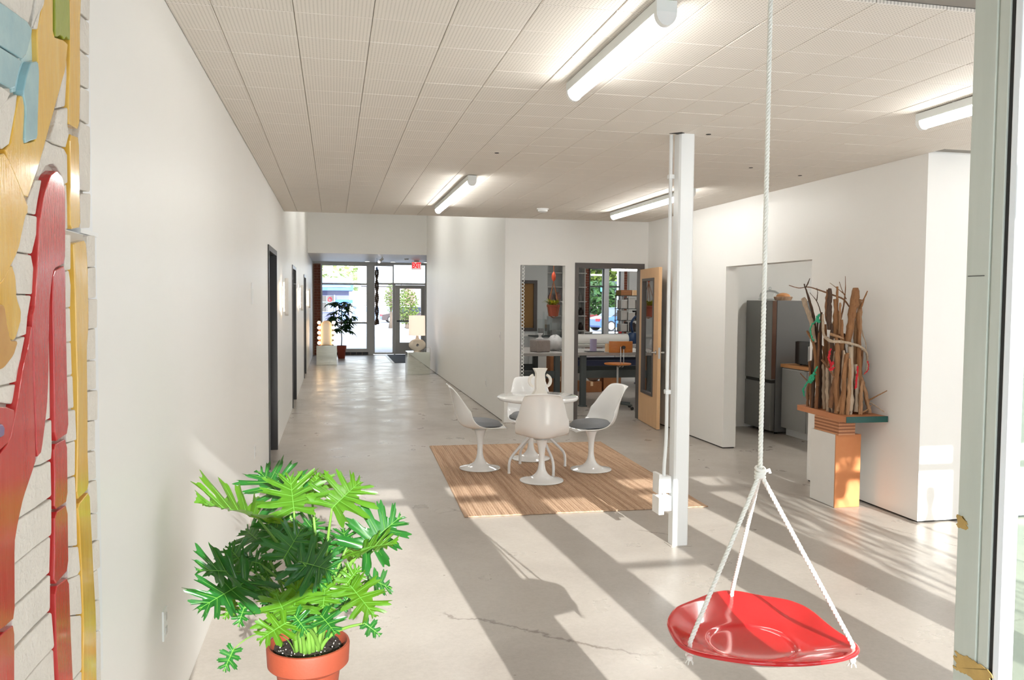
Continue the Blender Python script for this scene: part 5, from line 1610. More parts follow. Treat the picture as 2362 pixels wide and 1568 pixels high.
# table lamp: disc shaped ceramic body with a hole and a drum shade
tl = thing('table_lamp', 'white table lamp with drum shade and ring body on the right mirrored cube', 'table lamp', (1.885, 19.0, 0.517))
mat('lamp_ceramic', (232, 222, 206), 0.5, bump=0.06, bscale=60)
bd = MB()
NA = 40
hz, hx = 0.145, 0.198
out_, inn = [], []
for k in range(NA):
    a = 2 * pi * k / NA
    out_.append((1.88 + hx * cos(a), 0.667 + hz * sin(a)))
    inn.append((1.88 + 0.032 * cos(a), 0.667 + 0.032 * sin(a)))
vs, fs = [], []
for y, so_, si in ((18.94, 0.94, 1.0), (18.925, 0.80, 1.0), (19.06, 0.94, 1.0), (19.075, 0.8, 1.0)):
    pass
lay = [(19.0, 1.0), (18.955, 0.97), (18.93, 0.86), (18.922, 0.5), (18.925, 0.0)]
rings = []
for side in (1, -1):
    for y, f in lay:
        yy = 19.0 + side * (y - 19.0)
        rings.append([(i[0] + (o_[0] - i[0]) * f, yy, i[1] + (o_[1] - i[1]) * f) for o_, i in zip(out_, inn)])
seq = rings[:5] + list(reversed(rings[5:]))
vs = [p for r in seq for p in r]
n_ = len(seq)
for i in range(n_):
    j = (i + 1) % n_
    if i == n_ - 1: continue
    for k in range(NA):
        k2 = (k + 1) % NA
        fs.append((i * NA + k, i * NA + k2, j * NA + k2, j * NA + k))
part('ring_body', MB().add(vs, fs), 'lamp_ceramic', tl, smooth=50)
part('foot', MB().lathe([(1e-5, 0), (0.09, 0), (0.09, 0.012), (1e-5, 0.013)], (1.88, 19.0, 0.5185), 24), 'lamp_ceramic', tl, smooth=40)
part('neck', MB().lathe([(0.06, 0.80), (0.035, 0.83), (0.03, 0.88), (0.03, 0.92)], (1.88, 19.0, 0), 20), 'lamp_ceramic', tl, smooth=40)
m = mat('shade_linen', (248, 226, 206), 0.8)
m.node_tree.nodes['Principled BSDF'].inputs['Emission Color'].default_value = lin((255, 232, 214))
m.node_tree.nodes['Principled BSDF'].inputs['Emission Strength'].default_value = 0.6
sh = part('lamp_shade', MB().lathe([(0.19, 0.892), (0.185, 1.35)], (1.872, 19.0, 0), 40), 'shade_linen', tl, smooth=40)
sh.data.materials[0] = MATS['shade_linen']
bm_ = sh
mod(sh, 'SOLIDIFY', thickness=0.004)
part('bulb', MB().sphere((1.872, 19.0, 1.08), 0.04, 12).tube([(1.872, 19.0, 0.92), (1.872, 19.0, 1.05)], 0.015, 8), 'warm_glow', tl, smooth=True)
part('power_cord', MB().tube(smooth_path([(2.05, 19.02, 0.56), (2.10, 19.02, 0.60), (2.17, 19.04, 0.60), (2.185, 19.06, 0.5), (2.19, 19.1, 0.3)]), 0.004, 6), 'plastic_white', tl, smooth=True)

# potted tree with hanging finger leaves
pt = thing('potted_tree', 'slender green money tree in a terracotta pot at the corridor end', 'potted plant', (0.205, 24.3, 0))
T0 = Vector((0.205, 24.3, 0))
part('pot', MB().lathe([(1e-5, 0.0), (0.095, 0.0), (0.10, 0.005), (0.125, 0.27), (0.142, 0.275), (0.146, 0.37), (0.136, 0.374), (0.13, 0.34), (1e-5, 0.335)], T0, 32), 'terracotta', pt, smooth=40)
part('soil', MB().lathe([(1e-5, 0.352), (0.128, 0.350), (0.13, 0.34)], T0, 24), 'soil', pt, smooth=40)
mat('bark', (104, 82, 62), 0.9, var=0.3, scale=20)
mat('tree_leaf', (30, 70, 32), 0.5, rgb2=(50, 96, 38), scale=6, contrast=0.9)
tk = MB().tube(smooth_path([T0 + Vector((0, 0, 0.34)), T0 + Vector((0.01, 0, 0.6)), T0 + Vector((-0.01, 0, 0.9)), T0 + Vector((0.01, 0, 1.25)), T0 + Vector((0.0, 0, 1.5))]), 0.014, 8)
rt_ = random.Random(8)
crown = []
for k in range(44):
    z = 0.72 + 0.86 * rt_.random()
    a = rt_.uniform(0, 2 * pi)
    rad_ = rt_.uniform(0.12, 0.42) * (1 if z > 1.0 else 0.75)
    s_ = T0 + Vector((0, 0, z - 0.06))
    e_ = T0 + Vector((rad_ * cos(a), rad_ * 0.8 * sin(a), z + 0.06))
    tk.tube(bez(s_, s_.lerp(e_, 0.4) + Vector((0, 0, 0.05)), e_ + Vector((0, 0, 0.04)), e_, 6), 0.0035, 5)
    crown.append((e_, a))
part('trunk', tk, 'bark', pt, smooth=True)
def blade(mb, A, d, L, w, r):
    d = Vector(d).normalized()
    s_ = d.cross(Vector((0, 0, 1)))
    if s_.length < 0.1: s_ = Vector((1, 0, 0))
    s_.normalize()
    up = s_.cross(d)
    vs = []
    for k, ww in enumerate((0.15, 0.8, 1.0, 0.7, 0.05)):
        t = k / 4
        c = A + d * (L * t) - Vector((0, 0, 1)) * (0.35 * L * t * t)
        vs += [c - s_ * w * ww + up * 0.1 * w, c - up * 0.15 * w, c + s_ * w * ww + up * 0.1 * w]
    fs = []
    for k in range(4):
        for j in range(2):
            fs.append((k * 3 + j, k * 3 + j + 1, k * 3 + j + 4, k * 3 + j + 3))
    mb.add(vs, fs)
for e_, a in crown:
    lf_ = MB()
    for j in range(8):
        b_ = a + (j - 3.5) * 0.55
        blade(lf_, e_, (cos(b_), sin(b_), rt_.uniform(-0.5, 0.2)), rt_.uniform(0.16, 0.25), rt_.uniform(0.026, 0.038), rt_)
    part('leaf_cluster', lf_, 'tree_leaf', pt, smooth=True, kind='stuff')

dm = thing('door_mat', 'dark ribbed entrance mat with pale edge strip by the glass door', 'mat', (1.95, 24.0, 0))
mat('mat_dark', (66, 72, 82), 0.9, bump=0.5, bscale=200)
part('carpet', MB().box(1.60, 2.72, 22.35, 25.75, 0.0, 0.010, b=0.003), 'mat_dark', dm)
part('edge_strip', MB().prism([(1.53, 22.3), (1.60, 22.35), (1.60, 25.75), (1.53, 25.8)], 2, 0.0, 0.006), 'pale_frame', dm)

# dark bead garland hanging in front of the window post
bg = thing('bead_garland', 'long dark twisted bead garland hanging before the shopfront post', 'garland', (1.155, 23.0, 1.0))
mat('bead_dark', (58, 54, 56), 0.25, metal=0.6, rgb2=(110, 92, 80), scale=30, contrast=0.9)
mat('bead_blue', (44, 84, 140), 0.3, coat=0.4)
part('cord', MB().tube([(1.155, 23.0, 2.862), (1.155, 23.0, 1.02)], 0.004, 6), 'dark_gap', bg)
bdm = MB()
n = 0
z = 2.50
while z > 1.0:
    a = z * 9.0
    for s in (0, pi):
        bdm.sphere((1.155 + 0.030 * cos(a + s), 23.0 + 0.030 * sin(a + s), z + (0.02 if s else 0)), 0.033 if z > 1.1 else 0.04, 10)
    z -= 0.052
part('beads', bdm, 'bead_dark', bg, smooth=True, kind='stuff')
part('top_bead', MB().lathe([(1e-5, -0.06), (0.03, -0.01), (0.036, 0.02), (0.012, 0.07), (1e-5, 0.09)], (1.155, 23.0, 2.55), 12), 'bead_blue', bg, smooth=True, label='blue top bead')

# exit sign, spot lamp, detector and downlights on the low ceiling
ex = thing('exit_sign', 'red lettered exit sign hanging from the ceiling before the glass door', 'sign', (2.40, 24.0, 2.5))
EX0, EX1, EZ0, EZ1 = 2.215, 2.475, 2.610, 2.812
mat('sign_case', (222, 214, 208), 0.5)
emit_mat('sign_face', (250, 196, 190), 0.8)
emit_mat('sign_red', (236, 36, 48), 1.0)
part('housing', MB().box(EX0 - 0.012, EX1 + 0.012, 24.0, 24.04, EZ0 - 0.012, EZ1 + 0.012, b=0.004), 'sign_case', ex)
part('face', MB().box(EX0, EX1, 23.996, 24.001, EZ0, EZ1), 'sign_face', ex)
part('canopy', MB().box(2.28, 2.42, 23.99, 24.05, EZ1 + 0.012, 2.862), 'sign_case', ex)
def text_mesh(body, size, name):
    cu = bpy.data.curves.new(name, 'FONT')
    cu.body = body; cu.size = size; cu.extrude = 0.0015; cu.offset = 0.006; cu.align_x = 'CENTER'; cu.align_y = 'CENTER'
    o = bpy.data.objects.new(name, cu)
    COL.objects.link(o)
    dg = bpy.context.evaluated_depsgraph_get()
    me = bpy.data.meshes.new_from_object(o.evaluated_get(dg))
    bpy.data.objects.remove(o)
    return me
letters = 'EXIT'
for k, ch in enumerate(letters):
    me = text_mesh(ch, 0.19, 'letter')
    me.materials.clear(); me.materials.append(MATS['sign_red'])
    o = bpy.data.objects.new('letter', me); COL.objects.link(o); o.parent = ex
    o.rotation_euler = (pi / 2, 0, 0)
    o.scale = (0.78, 1.12, 1)
    xk = (EX0 + EX1) / 2 + (-0.093, -0.028, 0.034, 0.082)[k]
    o.location = Vector((xk, 23.9935, (EZ0 + EZ1) / 2)) - Vector(ex.location)
sl = thing('spot_lamp', 'small white cylinder spot lamp on the low ceiling near the garland', 'spot lamp', (1.27, 22.4, 2.862))
a_, b__ = Vector((1.27, 22.4, 2.80)), Vector((1.18, 22.25, 2.72))
part('stem', MB().tube([(1.27, 22.4, 2.862), a_], 0.012, 8), 'plastic_white', sl)
part('can', MB().tube([a_ + (a_ - b__) * 0.1, b__], 0.034, 16), 'plastic_white', sl, smooth=40)
emit_mat('spot_light', (255, 250, 240), 12)
part('lens', MB().tube([b__ + (b__ - a_) * 0.02, b__ + (b__ - a_) * 0.06], 0.030, 16), 'spot_light', sl)
sd = thing('smoke_detector', 'tiny white detector on the low ceiling left of the exit sign', 'smoke detector', (1.99, 23.2, 2.862))
part('base', MB().lathe([(0.06, 0), (0.06, -0.02), (0.05, -0.034), (1e-5, -0.036)], (1.99, 23.2, 2.862), 20), 'plastic_white', sd, smooth=40)
part('ring', MB().lathe([(0.068, 0), (0.068, -0.008), (0.06, -0.01)], (1.99, 23.2, 2.862), 20), 'pale_frame', sd, smooth=40)
for i, (x, y) in enumerate(((0.98, 25.2), (1.75, 25.2), (2.75, 25.2))):
    t = thing('downlight', ('lit downlight in the low ceiling left of the window post', 'lit downlight in the low ceiling left of the exit sign', 'lit downlight in the low ceiling right of the exit sign')[i], 'ceiling light', (x, y, 2.862), group='downlights over the entrance')
    part('trim_ring', MB().lathe([(0.09, 0), (0.09, -0.006), (0.07, -0.008), (0.07, 0.0)], (x, y, 2.862), 24), 'plastic_white', t, smooth=40)
    part('lens', MB().lathe([(1e-5, -0.004), (0.07, -0.004)], (x, y, 2.862), 24), 'spot_light', t)

# ------------------------------------------------------------------ ring strip in the left edge of the wall opening
rs = thing('ring_chain', 'vertical chain of small white rings at the left edge of the wall opening', 'chain', (2.575, 11.24, 0.36))
part('backing_strip', MB().box(2.545, 2.556, 11.205, 11.30, 0.36, 2.2), 'black_frame', rs)
part('white_strip', MB().box(2.556, 2.572, 11.24, 11.262, 0.36, 2.2), 'plastic_white', rs)
tor = MB()
NS_, NT_ = 12, 6
tor_v, tor_f = [], []
for i in range(NS_):
    for j in range(NT_):
        a, b = 2 * pi * i / NS_, 2 * pi * j / NT_
        rr2 = 0.021 + 0.006 * cos(b)
        tor_v.append((rr2 * cos(a), 0.006 * sin(b), rr2 * sin(a)))
for i in range(NS_):
    for j in range(NT_):
        i2, j2 = (i + 1) % NS_, (j + 1) % NT_
        tor_f.append((i * NT_ + j, i2 * NT_ + j, i2 * NT_ + j2, i * NT_ + j2))
tm_ = mesh_of('ring', MB().add(tor_v, tor_f), 'plastic_white', smooth=True)
for k in range(38):
    o = bpy.data.objects.new('ring', tm_); COL.objects.link(o); o.parent = rs
    o.location = Vector((2.585, 11.235, 0.40 + k * 0.048)) - Vector(rs.location)

# ------------------------------------------------------------------ workshop furniture
mat('bench_top', (168, 164, 160), 0.5, var=0.12, scale=6)
mat('bench_leg', (70, 76, 76), 0.5)
mat('navy_leg', (30, 36, 62), 0.5)
mat('carton', (162, 106, 66), 0.75, var=0.2, scale=8)
mat('chair_wood', (200, 122, 50), 0.4, rgb2=(180, 100, 38), scale=8, stretch=(0.6, 4, 4))
def bench(label, x0, x1, y0, y1, h, leg, topm):
    t = thing('work_bench', label, 'work bench', ((x0 + x1) / 2, (y0 + y1) / 2, 0))
    part('top', MB().box(x0, x1, y0, y1, h - 0.05, h, b=0.004), topm, t)
    for x in (x0 + 0.12, x1 - 0.12):
        for y in (y0 + 0.1, y1 - 0.1):
            w = 0.045
            lg = MB()
            lg.box(x - w, x + w, y - w, y + w, 0.02, h - 0.05, b=0.004)
            part('leg', lg, leg, t)
            part('foot_pad', MB().box(x - 0.06, x + 0.06, y - 0.06, y + 0.06, 0, 0.022), leg, t)
    for y in (y0 + 0.1, y1 - 0.1):
        part('cross_beam', MB().box(x0 + 0.165, x1 - 0.165, y - 0.025, y + 0.025, h - 0.42, h - 0.30), leg, t)
    return t
bench('grey topped work bench seen through the open door and opening', 3.82, 5.5, 12.62, 13.7, 0.885, 'bench_leg', 'bench_top')
bench('grey topped work bench behind the wall opening, bags on it', 2.75, 3.70, 12.9, 14.6, 0.86, 'bench_leg', 'bench_top')
bench('navy legged back bench carrying the white paper roll', 4.25, 6.3, 15.2, 16.2, 0.86, 'navy_leg', 'bench_top')
def carton(label, x, y, z, w, d, h, a=0.0, m='carton'):
    t = thing('cardboard_box', label, 'box', (x, y, z), a)
    part('body', MB().box(-w / 2, w / 2, -d / 2, d / 2, 0.001, h, b=0.004), m, t, local=True)
    part('tape', MB().box(-0.025, 0.025, -d / 2 - 0.001, d / 2 + 0.001, h - 0.08, h + 0.001), 'maple_edge', t, local=True)
    return t
carton('wide low cardboard box on the floor under the far bench', 4.72, 14.85, 0.0, 0.40, 0.32, 0.20, 0.05)
carton('tall cardboard box on the floor right of the wide low one', 5.16, 14.9, 0.0, 0.34, 0.3, 0.36, -0.04)
carton('cardboard box standing under the bench behind the wall opening, lower of two', 3.92, 14.2, 0.0, 0.36, 0.3, 0.36)
carton('cardboard box under the bench behind the wall opening, upper of two', 3.92, 14.2, 0.362, 0.34, 0.28, 0.36)
mat('plastic_bag', (206, 204, 204), 0.35, bump=0.6, bscale=30)
mat('wrapped_block', (150, 138, 132), 0.35, bump=0.5, bscale=40, var=0.2, scale=10)
def lump(name, label, cat, c, sx, sy, sz, m, seed, amp=0.18):
    r = random.Random(seed)
    ph = [r.uniform(0, 6) for _ in range(6)]
    mb = MB()
    def fn(a, b):
        th, fi = 2 * pi * a, pi * b
        k = 1 + amp * (0.5 * sin(3 * th + ph[0]) * sin(2 * fi + ph[1]) + 0.5 * sin(7 * th + ph[2]) * sin(5 * fi + ph[3]) + 0.3 * sin(11 * th + ph[4]))
        x = sx * k * sin(fi) * cos(th); y = sy * k * sin(fi) * sin(th); z = max(0.0, sz + sz * k * -cos(fi))
        return (c[0] + x, c[1] + y, c[2] + z)
    mb.grid(fn, 28, 16)
    o = solo(name, mb, m, label, cat, smooth=True)
    return o
lump('plastic_bag', 'white crumpled plastic bag on the bench behind the wall opening', 'bag', (3.68, 13.5, 0.862), 0.13, 0.16, 0.13, 'plastic_bag', 1)
lump('plastic_bag', 'thin clear crumpled bag at the left end of the bench', 'bag', (3.0, 13.45, 0.862), 0.11, 0.15, 0.09, 'plastic_bag', 2)
lump('clay_bag', 'grey bag of clay on the wide low box under the far bench', 'bag', (4.80, 14.82, 0.203), 0.15, 0.13, 0.12, 'wrapped_block', 3, 0.08)
cb_ = thing('wrapped_block', 'square grey brown clay block wrapped in film on the bench', 'clay block', (3.34, 13.2, 0.86), 0.3)
part('block', MB().box(-0.13, 0.13, -0.12, 0.12, 0.001, 0.2, b=0.02), 'wrapped_block', cb_, local=True)
part('film_top', MB().lathe([(0.10, 0.198), (0.03, 0.24), (0.02, 0.27), (0.05, 0.31), (1e-5, 0.29)], (0, 0, 0), 12), 'plastic_bag', cb_, local=True, smooth=True)
# bench top items
mat('lilac', (150, 142, 170), 0.6)
lc = thing('lilac_canister', 'lilac cylinder canister standing on the grey work bench', 'canister', (4.12, 12.72, 0.885))
part('body', MB().lathe([(1e-5, 0.012), (0.055, 0.012), (0.055, 0.21), (1e-5, 0.212)], (4.12, 12.75, 0.885), 24), 'lilac', lc, smooth=40)
part('tray', MB().box(4.0, 4.28, 12.66, 12.86, 0.886, 0.897, b=0.003), 'dark_door', lc)
jr = thing('glass_jar', 'jar of brown powder between the lilac canister and the chair back', 'jar', (4.36, 12.76, 0.885))
part('jar', MB().lathe([(1e-5, 0), (0.035, 0), (0.036, 0.12), (0.028, 0.135), (1e-5, 0.135)], (4.36, 12.76, 0.886), 18), 'maple', jr, smooth=40)
part('lid', MB().lathe([(1e-5, 0.135), (0.031, 0.135), (0.031, 0.15), (1e-5, 0.152)], (4.36, 12.76, 0.886), 18), 'alu', jr, smooth=40)
jr2 = thing('glass_jar', 'pale jar on the bench right of the chair back', 'jar', (4.95, 12.8, 0.885))
part('jar', MB().lathe([(1e-5, 0), (0.045, 0), (0.046, 0.14), (0.036, 0.155), (1e-5, 0.155)], (4.95, 12.8, 0.886), 18), 'jamb_grey', jr2, smooth=40)
part('lid', MB().lathe([(1e-5, 0.155), (0.04, 0.155), (0.04, 0.17), (1e-5, 0.172)], (4.95, 12.8, 0.886), 18), 'alu', jr2, smooth=40)
pr = thing('paper_roll', 'long roll of white paper lying on the back bench', 'paper roll', (5.0, 15.4, 0.86))
part('roll', MB().tube([(4.62, 15.45, 0.963), (5.70, 15.45, 0.963)], 0.10, 24), 'plinth_white', pr, smooth=40)
part('loose_sheet', MB().box(4.62, 5.70, 15.22, 15.46, 0.861, 0.866), 'plinth_white', pr)
bk_ = thing('black_tub', 'small grey pot on the back bench left part, before the window', 'pot', (5.05, 16.0, 0.86))
part('body', MB().lathe([(1e-5, 0), (0.06, 0), (0.075, 0.22), (0.08, 0.23), (0.07, 0.225), (1e-5, 0.2)], (5.05, 15.95, 0.861), 18), 'bench_leg', bk_, smooth=40)
part('rim_band', MB().lathe([(0.081, 0.20), (0.084, 0.215), (0.081, 0.23)], (5.05, 15.95, 0.861), 18), 'alu', bk_, smooth=40)
vc = thing('shop_vacuum', 'dark blue shop vacuum with a curved hose on the back bench', 'vacuum', (5.95, 15.7, 0.86))
mat('vac_blue', (26, 52, 88), 0.35)
part('body', MB().lathe([(1e-5, 0), (0.10, 0), (0.11, 0.03), (0.11, 0.17), (0.07, 0.22), (1e-5, 0.225)], (5.9, 15.7, 0.861), 20), 'vac_blue', vc, smooth=40)
part('hose', MB().tube(smooth_path([(5.90, 15.7, 1.08), (5.84, 15.62, 1.28), (5.95, 15.58, 1.42), (6.08, 15.6, 1.30), (6.14, 15.62, 1.02), (6.15, 15.63, 0.88)], 6), 0.024, 10), 'vac_blue', vc, smooth=True)
sb_ = thing('spray_bottle', 'white spray bottle with a red nozzle left of the vacuum', 'spray bottle', (5.68, 15.85, 0.86))
mat('nozzle_red', (196, 50, 48), 0.4)
part('bottle', MB().lathe([(1e-5, 0), (0.045, 0), (0.045, 0.13), (0.016, 0.18), (0.016, 0.2), (1e-5, 0.2)], (5.68, 15.85, 0.861), 16), 'plastic_white', sb_, smooth=40)
part('nozzle', MB().box(5.65, 5.71, 15.80, 15.87, 1.061, 1.10, b=0.008), 'nozzle_red', sb_)
# swivel work chair
wc = thing('swivel_chair', 'wooden backed swivel work chair in front of the work bench', 'chair', (4.40, 12.35, 0))
K = Vector((4.40, 12.35, 0))
def plate(x0, x1, z0, z1, y, cur, th=0.014):
    mb = MB()
    mb.grid(lambda a, b: (x0 + (x1 - x0) * a, y + cur * (2 * a - 1) ** 2, z0 + (z1 - z0) * b), 10, 2)
    return mb
b1 = part('backrest', plate(4.205, 4.60, 0.905, 1.085, 12.17, 0.05), 'chair_wood', wc, smooth=True)
mod(b1, 'SOLIDIFY', thickness=0.016)
mod(b1, 'BEVEL', width=0.02, segments=2, angle_limit=1.0)
part('knob', MB().tube([(4.42, 12.17, 0.99), (4.42, 12.13, 0.99)], 0.028, 14), 'gloss_black', wc)
part('seat', MB().lathe([(1e-5, 0.705), (0.20, 0.705), (0.215, 0.715), (0.21, 0.73), (1e-5, 0.735)], K, 32), 'chair_wood', wc, smooth=40)
for s in (-1, 1):
    part('back_strut', MB().tube(smooth_path([(4.40 + s * 0.025, 12.155, 1.0), (4.40 + s * 0.025, 12.15, 0.75), (4.40 + s * 0.025, 12.2, 0.68), (4.40 + s * 0.025, 12.35, 0.69)]), 0.007, 8), 'chrome', wc, smooth=True)
part('gas_post', MB().lathe([(0.028, 0.09), (0.028, 0.36), (0.016, 0.362), (0.016, 0.705)], K, 16), 'alu', wc, smooth=40)
for k in range(5):
    a = 2 * pi * k / 5 + 0.4
    e = K + Vector((0.27 * cos(a), 0.27 * sin(a), 0.075))
    lg = part('leg', MB().tube([K + Vector((0, 0, 0.105)), e], [0.024, 0.016], 8), 'bench_leg', wc)
    part('caster', MB().tube([e + Vector((-0.012 * sin(a), 0.012 * cos(a), -0.048)), e + Vector((0.012 * sin(a), -0.012 * cos(a), -0.048))], 0.026, 12), 'gloss_black', lg, smooth=40)
# hanging planter
hp = thing('hanging_planter', 'terracotta pot in a brown rope hanger behind the wall opening', 'hanging planter', (3.78, 14.0, 1.43))
Q = Vector((3.78, 14.0, 0))
part('pot', MB().lathe([(1e-5, 1.44), (0.085, 1.44), (0.11, 1.60), (0.118, 1.605), (0.12, 1.64), (0.108, 1.64), (1e-5, 1.61)], Q, 28), 'terracotta', hp, smooth=40)
mat('macrame', (134, 82, 52), 0.9)
for k in range(4):
    a = 2 * pi * k / 4 + 0.4
    part('cord', MB().tube([Q + Vector((0, 0, 2.05)), Q + Vector((0.125 * cos(a), 0.125 * sin(a), 1.64)), Q + Vector((0.095 * cos(a), 0.095 * sin(a), 1.45)), Q + Vector((0, 0, 1.41))], 0.006, 6), 'macrame', hp)
mat('orange_bead', (190, 70, 36), 0.4)
part('top_bead', MB().lathe([(0.008, 2.05), (0.035, 2.09), (0.04, 2.15), (0.025, 2.2), (0.008, 2.22)], Q, 14), 'orange_bead', hp, smooth=True)
part('top_cord', MB().tube([Q + Vector((0, 0, 2.2)), Q + Vector((0, 0, 2.862))], 0.009, 8), 'macrame', hp)
lfm = MB()
for k in range(46):
    a = rt_.uniform(0, 2 * pi)
    blade(lfm, Q + Vector((0.05 * cos(a), 0.05 * sin(a), 1.63)) , (cos(a) * rt_.uniform(0.2, 1), sin(a), rt_.uniform(0.4, 1.8)), rt_.uniform(0.12, 0.24), 0.016, rt_)
mat('croton', (70, 110, 40), 0.4, rgb2=(196, 180, 40), scale=12, contrast=0.4)
part('foliage', lfm, 'croton', hp, smooth=True, kind='stuff')
# white shelves against the far wall
ws = thing('white_shelf_unit', 'white wall shelf unit with open shelves at the workshop back', 'shelf unit', (5.7, 20.3, 0))
part('back_panel', MB().box(4.85, 6.26, 20.32, 20.34, 0.0, 2.86), 'wall_grey', ws)
for x in (5.24, 5.70, 6.06, 6.24):
    part('upright', MB().box(x - 0.012, x + 0.012, 20.05, 20.32, 0.0, 2.86), 'wall_paint', ws)
SHZ = (0.62, 0.96, 1.335, 1.70, 2.065, 2.42)
for z in SHZ:
    part('shelf', MB().box(4.85, 6.28, 20.02, 20.32, z - 0.012, z + 0.012), 'wall_paint', ws)
mat('pink_ceramic', (168, 134, 128), 0.5); mat('dark_ceramic', (52, 40, 38), 0.4); mat('grey_ceramic', (150, 148, 146), 0.5)
def pot(label, x, y, z, r, h, m, cat='vase', prof=None, name='ceramic_vase'):
    pf = prof or [(1e-5, 0), (0.6, 0), (1.0, 0.35), (0.9, 0.65), (0.4, 0.85), (0.5, 1.0), (0.35, 0.98), (1e-5, 0.9)]
    mb = MB().lathe([(max(1e-5, a * r), b * h) for a, b in pf], (x, y, z), 18)
    return solo(name, mb, m, label, cat, smooth=40)
pot('pink brown vase on the white shelf, left of the hanging planter cords', 5.36, 20.15, 1.713, 0.07, 0.2, 'pink_ceramic')
pot('pink brown vase on the white shelf, right of the hanging planter cords', 5.55, 20.15, 1.7135, 0.08, 0.22, 'pink_ceramic')
pot('small dark heart like vessel on the white shelf left of the brick pier', 6.15, 20.12, 1.348, 0.07, 0.2, 'dark_ceramic')
pot('round dark vessel low on the white shelf left of the brick pier', 6.15, 20.12, 0.973, 0.07, 0.2, 'dark_ceramic')
pot('slim grey branching vessel on the white shelf above the dark heart like one', 6.15, 20.15, 1.7135, 0.05, 0.2, 'grey_ceramic')
# clear acrylic stands on a low cupboard behind the bench
cu = thing('low_cupboard', 'low white cupboard behind the bench, clear boxes on top', 'cupboard', (4.55, 16.7, 0))
part('carcass', MB().box(4.05, 5.05, 16.4, 16.95, 0, 0.96, b=0.004), 'wall_grey', cu)
part('top', MB().box(4.03, 5.07, 16.38, 16.97, 0.96, 0.985), 'bench_leg', cu)
for x in (4.3, 4.8):
    part('door', MB().box(x - 0.235, x + 0.235, 16.385, 16.402, 0.05, 0.93, b=0.002), 'wall_paint', cu)
def acrylic(label, x, y, z, w, h):
    t = thing('clear_box', label, 'box', (x, y, z), group='clear boxes on the low cupboard')
    part('box', MB().box(x - w / 2, x + w / 2, y - w / 2, y + w / 2, z + 0.001, z + h), 'glass', t)
    part('insert', MB().box(x - w / 4, x + w / 4, y - w / 4, y + w / 4, z + 0.002, z + h * 0.45), 'grey_ceramic', t)
for i, (x, y, w, h) in enumerate(((4.22, 16.6, 0.2, 0.34), (4.50, 16.65, 0.2, 0.26), (4.42, 16.85, 0.16, 0.5), (4.72, 16.6, 0.18, 0.3))):
    acrylic(('clear box at the left end of the low cupboard', 'clear box second from the left on the low cupboard', 'tall clear box at the back of the low cupboard', 'clear box at the right of the low cupboard')[i], x, y, 0.985, w, h)
# wire rack with white tubs and wooden crates
wr = thing('wire_rack', 'grey wire rack of white tubs right of the workshop windows', 'rack', (6.75, 18.1, 0))
for x in (6.48, 6.66, 7.15):
    for y in (18.0, 18.4):
        part('upright', MB().tube([(x, y, 0), (x, y, 1.85)], 0.014, 8), 'alu', wr)
RZS = (0.7, 1.02, 1.28, 1.55, 1.85)
for z in RZS:
    part('shelf', MB().box(6.46, 7.17, 17.98, 18.42, z - 0.014, z), 'bench_leg', wr)
crt = thing('wooden_crate', 'brown wooden crate with writing on top of the wire rack', 'crate', (6.72, 18.15, 1.85))
part('body', MB().box(6.47, 6.72, 18.0, 18.35, 1.851, 1.975, b=0.004), 'bare_wood', crt)
for k in range(3):
    part('slat', MB().box(6.465, 6.725, 17.99, 18.001, 1.856 + k * 0.041, 1.892 + k * 0.041), 'carton', crt)
crt = thing('wooden_crate', 'pale crate at the right on top of the wire rack', 'crate', (6.85, 18.15, 1.85))
part('body', MB().box(6.74, 6.95, 18.0, 18.35, 1.851, 1.975, b=0.004), 'maple', crt)
part('end_batten', MB().box(6.735, 6.76, 17.985, 18.0, 1.851, 1.975), 'maple_edge', crt)
mat('tub_white', (206, 200, 194), 0.5)
ii = 0
names_ = ('first', 'second', 'third')
for zi, z in enumerate(RZS[:-1]):
    for k in range(3):
        x = 6.565 + k * 0.19
        t = thing('storage_tub', 'white storage tub %s from left, on rack shelf %s' % (names_[k], ('lowest', 'lower middle', 'upper middle', 'highest')[zi]), 'tub', (x, 18.15, z), group='white tubs on the wire rack')
        h = (RZS[zi + 1] - z) * (0.62 if (zi + k) % 2 else 0.78)
        part('tub', MB().box(x - 0.08, x + 0.08, 18.035, 18.3, z + 0.001, z + h, b=0.006), 'tub_white' if (zi * 3 + k) % 4 else 'dark_ceramic', t)
        part('lid', MB().box(x - 0.085, x + 0.085, 18.03, 18.305, z + h, z + h + 0.016, b=0.003), 'plastic_white', t)
        ii += 1
# whiteboard panel and tube light over it
wbd = thing('whiteboard', 'large pale panel on the facade wall above the wire rack', 'panel', (9.75, 25.85, 2.0))
part('board', MB().box(9.58, 10.2, 25.86, 25.9, 2.0, 2.66), 'gloss_white', wbd)
part('edge_rail', MB().box(9.54, 9.58, 25.85, 25.9, 1.95, 2.7), 'alu', wbd)
wl = thing('workshop_light', 'white tube light under the workshop ceiling above the wire rack', 'ceiling light', (9.0, 23.5, 2.862))
part('housing', MB().box(8.15, 9.6, 23.46, 23.54, 2.70, 2.74), 'tube_body', wl)
part('hanger', MB().tube([(8.5, 23.5, 2.74), (8.5, 23.5, 2.862)], 0.006, 6), 'alu', wl)
part('hanger', MB().tube([(9.3, 23.5, 2.74), (9.3, 23.5, 2.862)], 0.006, 6), 'alu', wl)
part('diffuser', MB().tube([(8.15, 23.5, 2.665), (9.6, 23.5, 2.665)], 0.035, 12), 'tube_light', wl, smooth=40)
lamp_row('workshop_light', ['tube light over the workshop bench', 'tube light farther back in the workshop', 'tube light on the workshop ceiling left bay'], [(5.9, 12.4, 14.8), (7.2, 15.5, 18.0), (3.4, 12.2, 14.6)], 2.862, 'tube lights in the workshop')

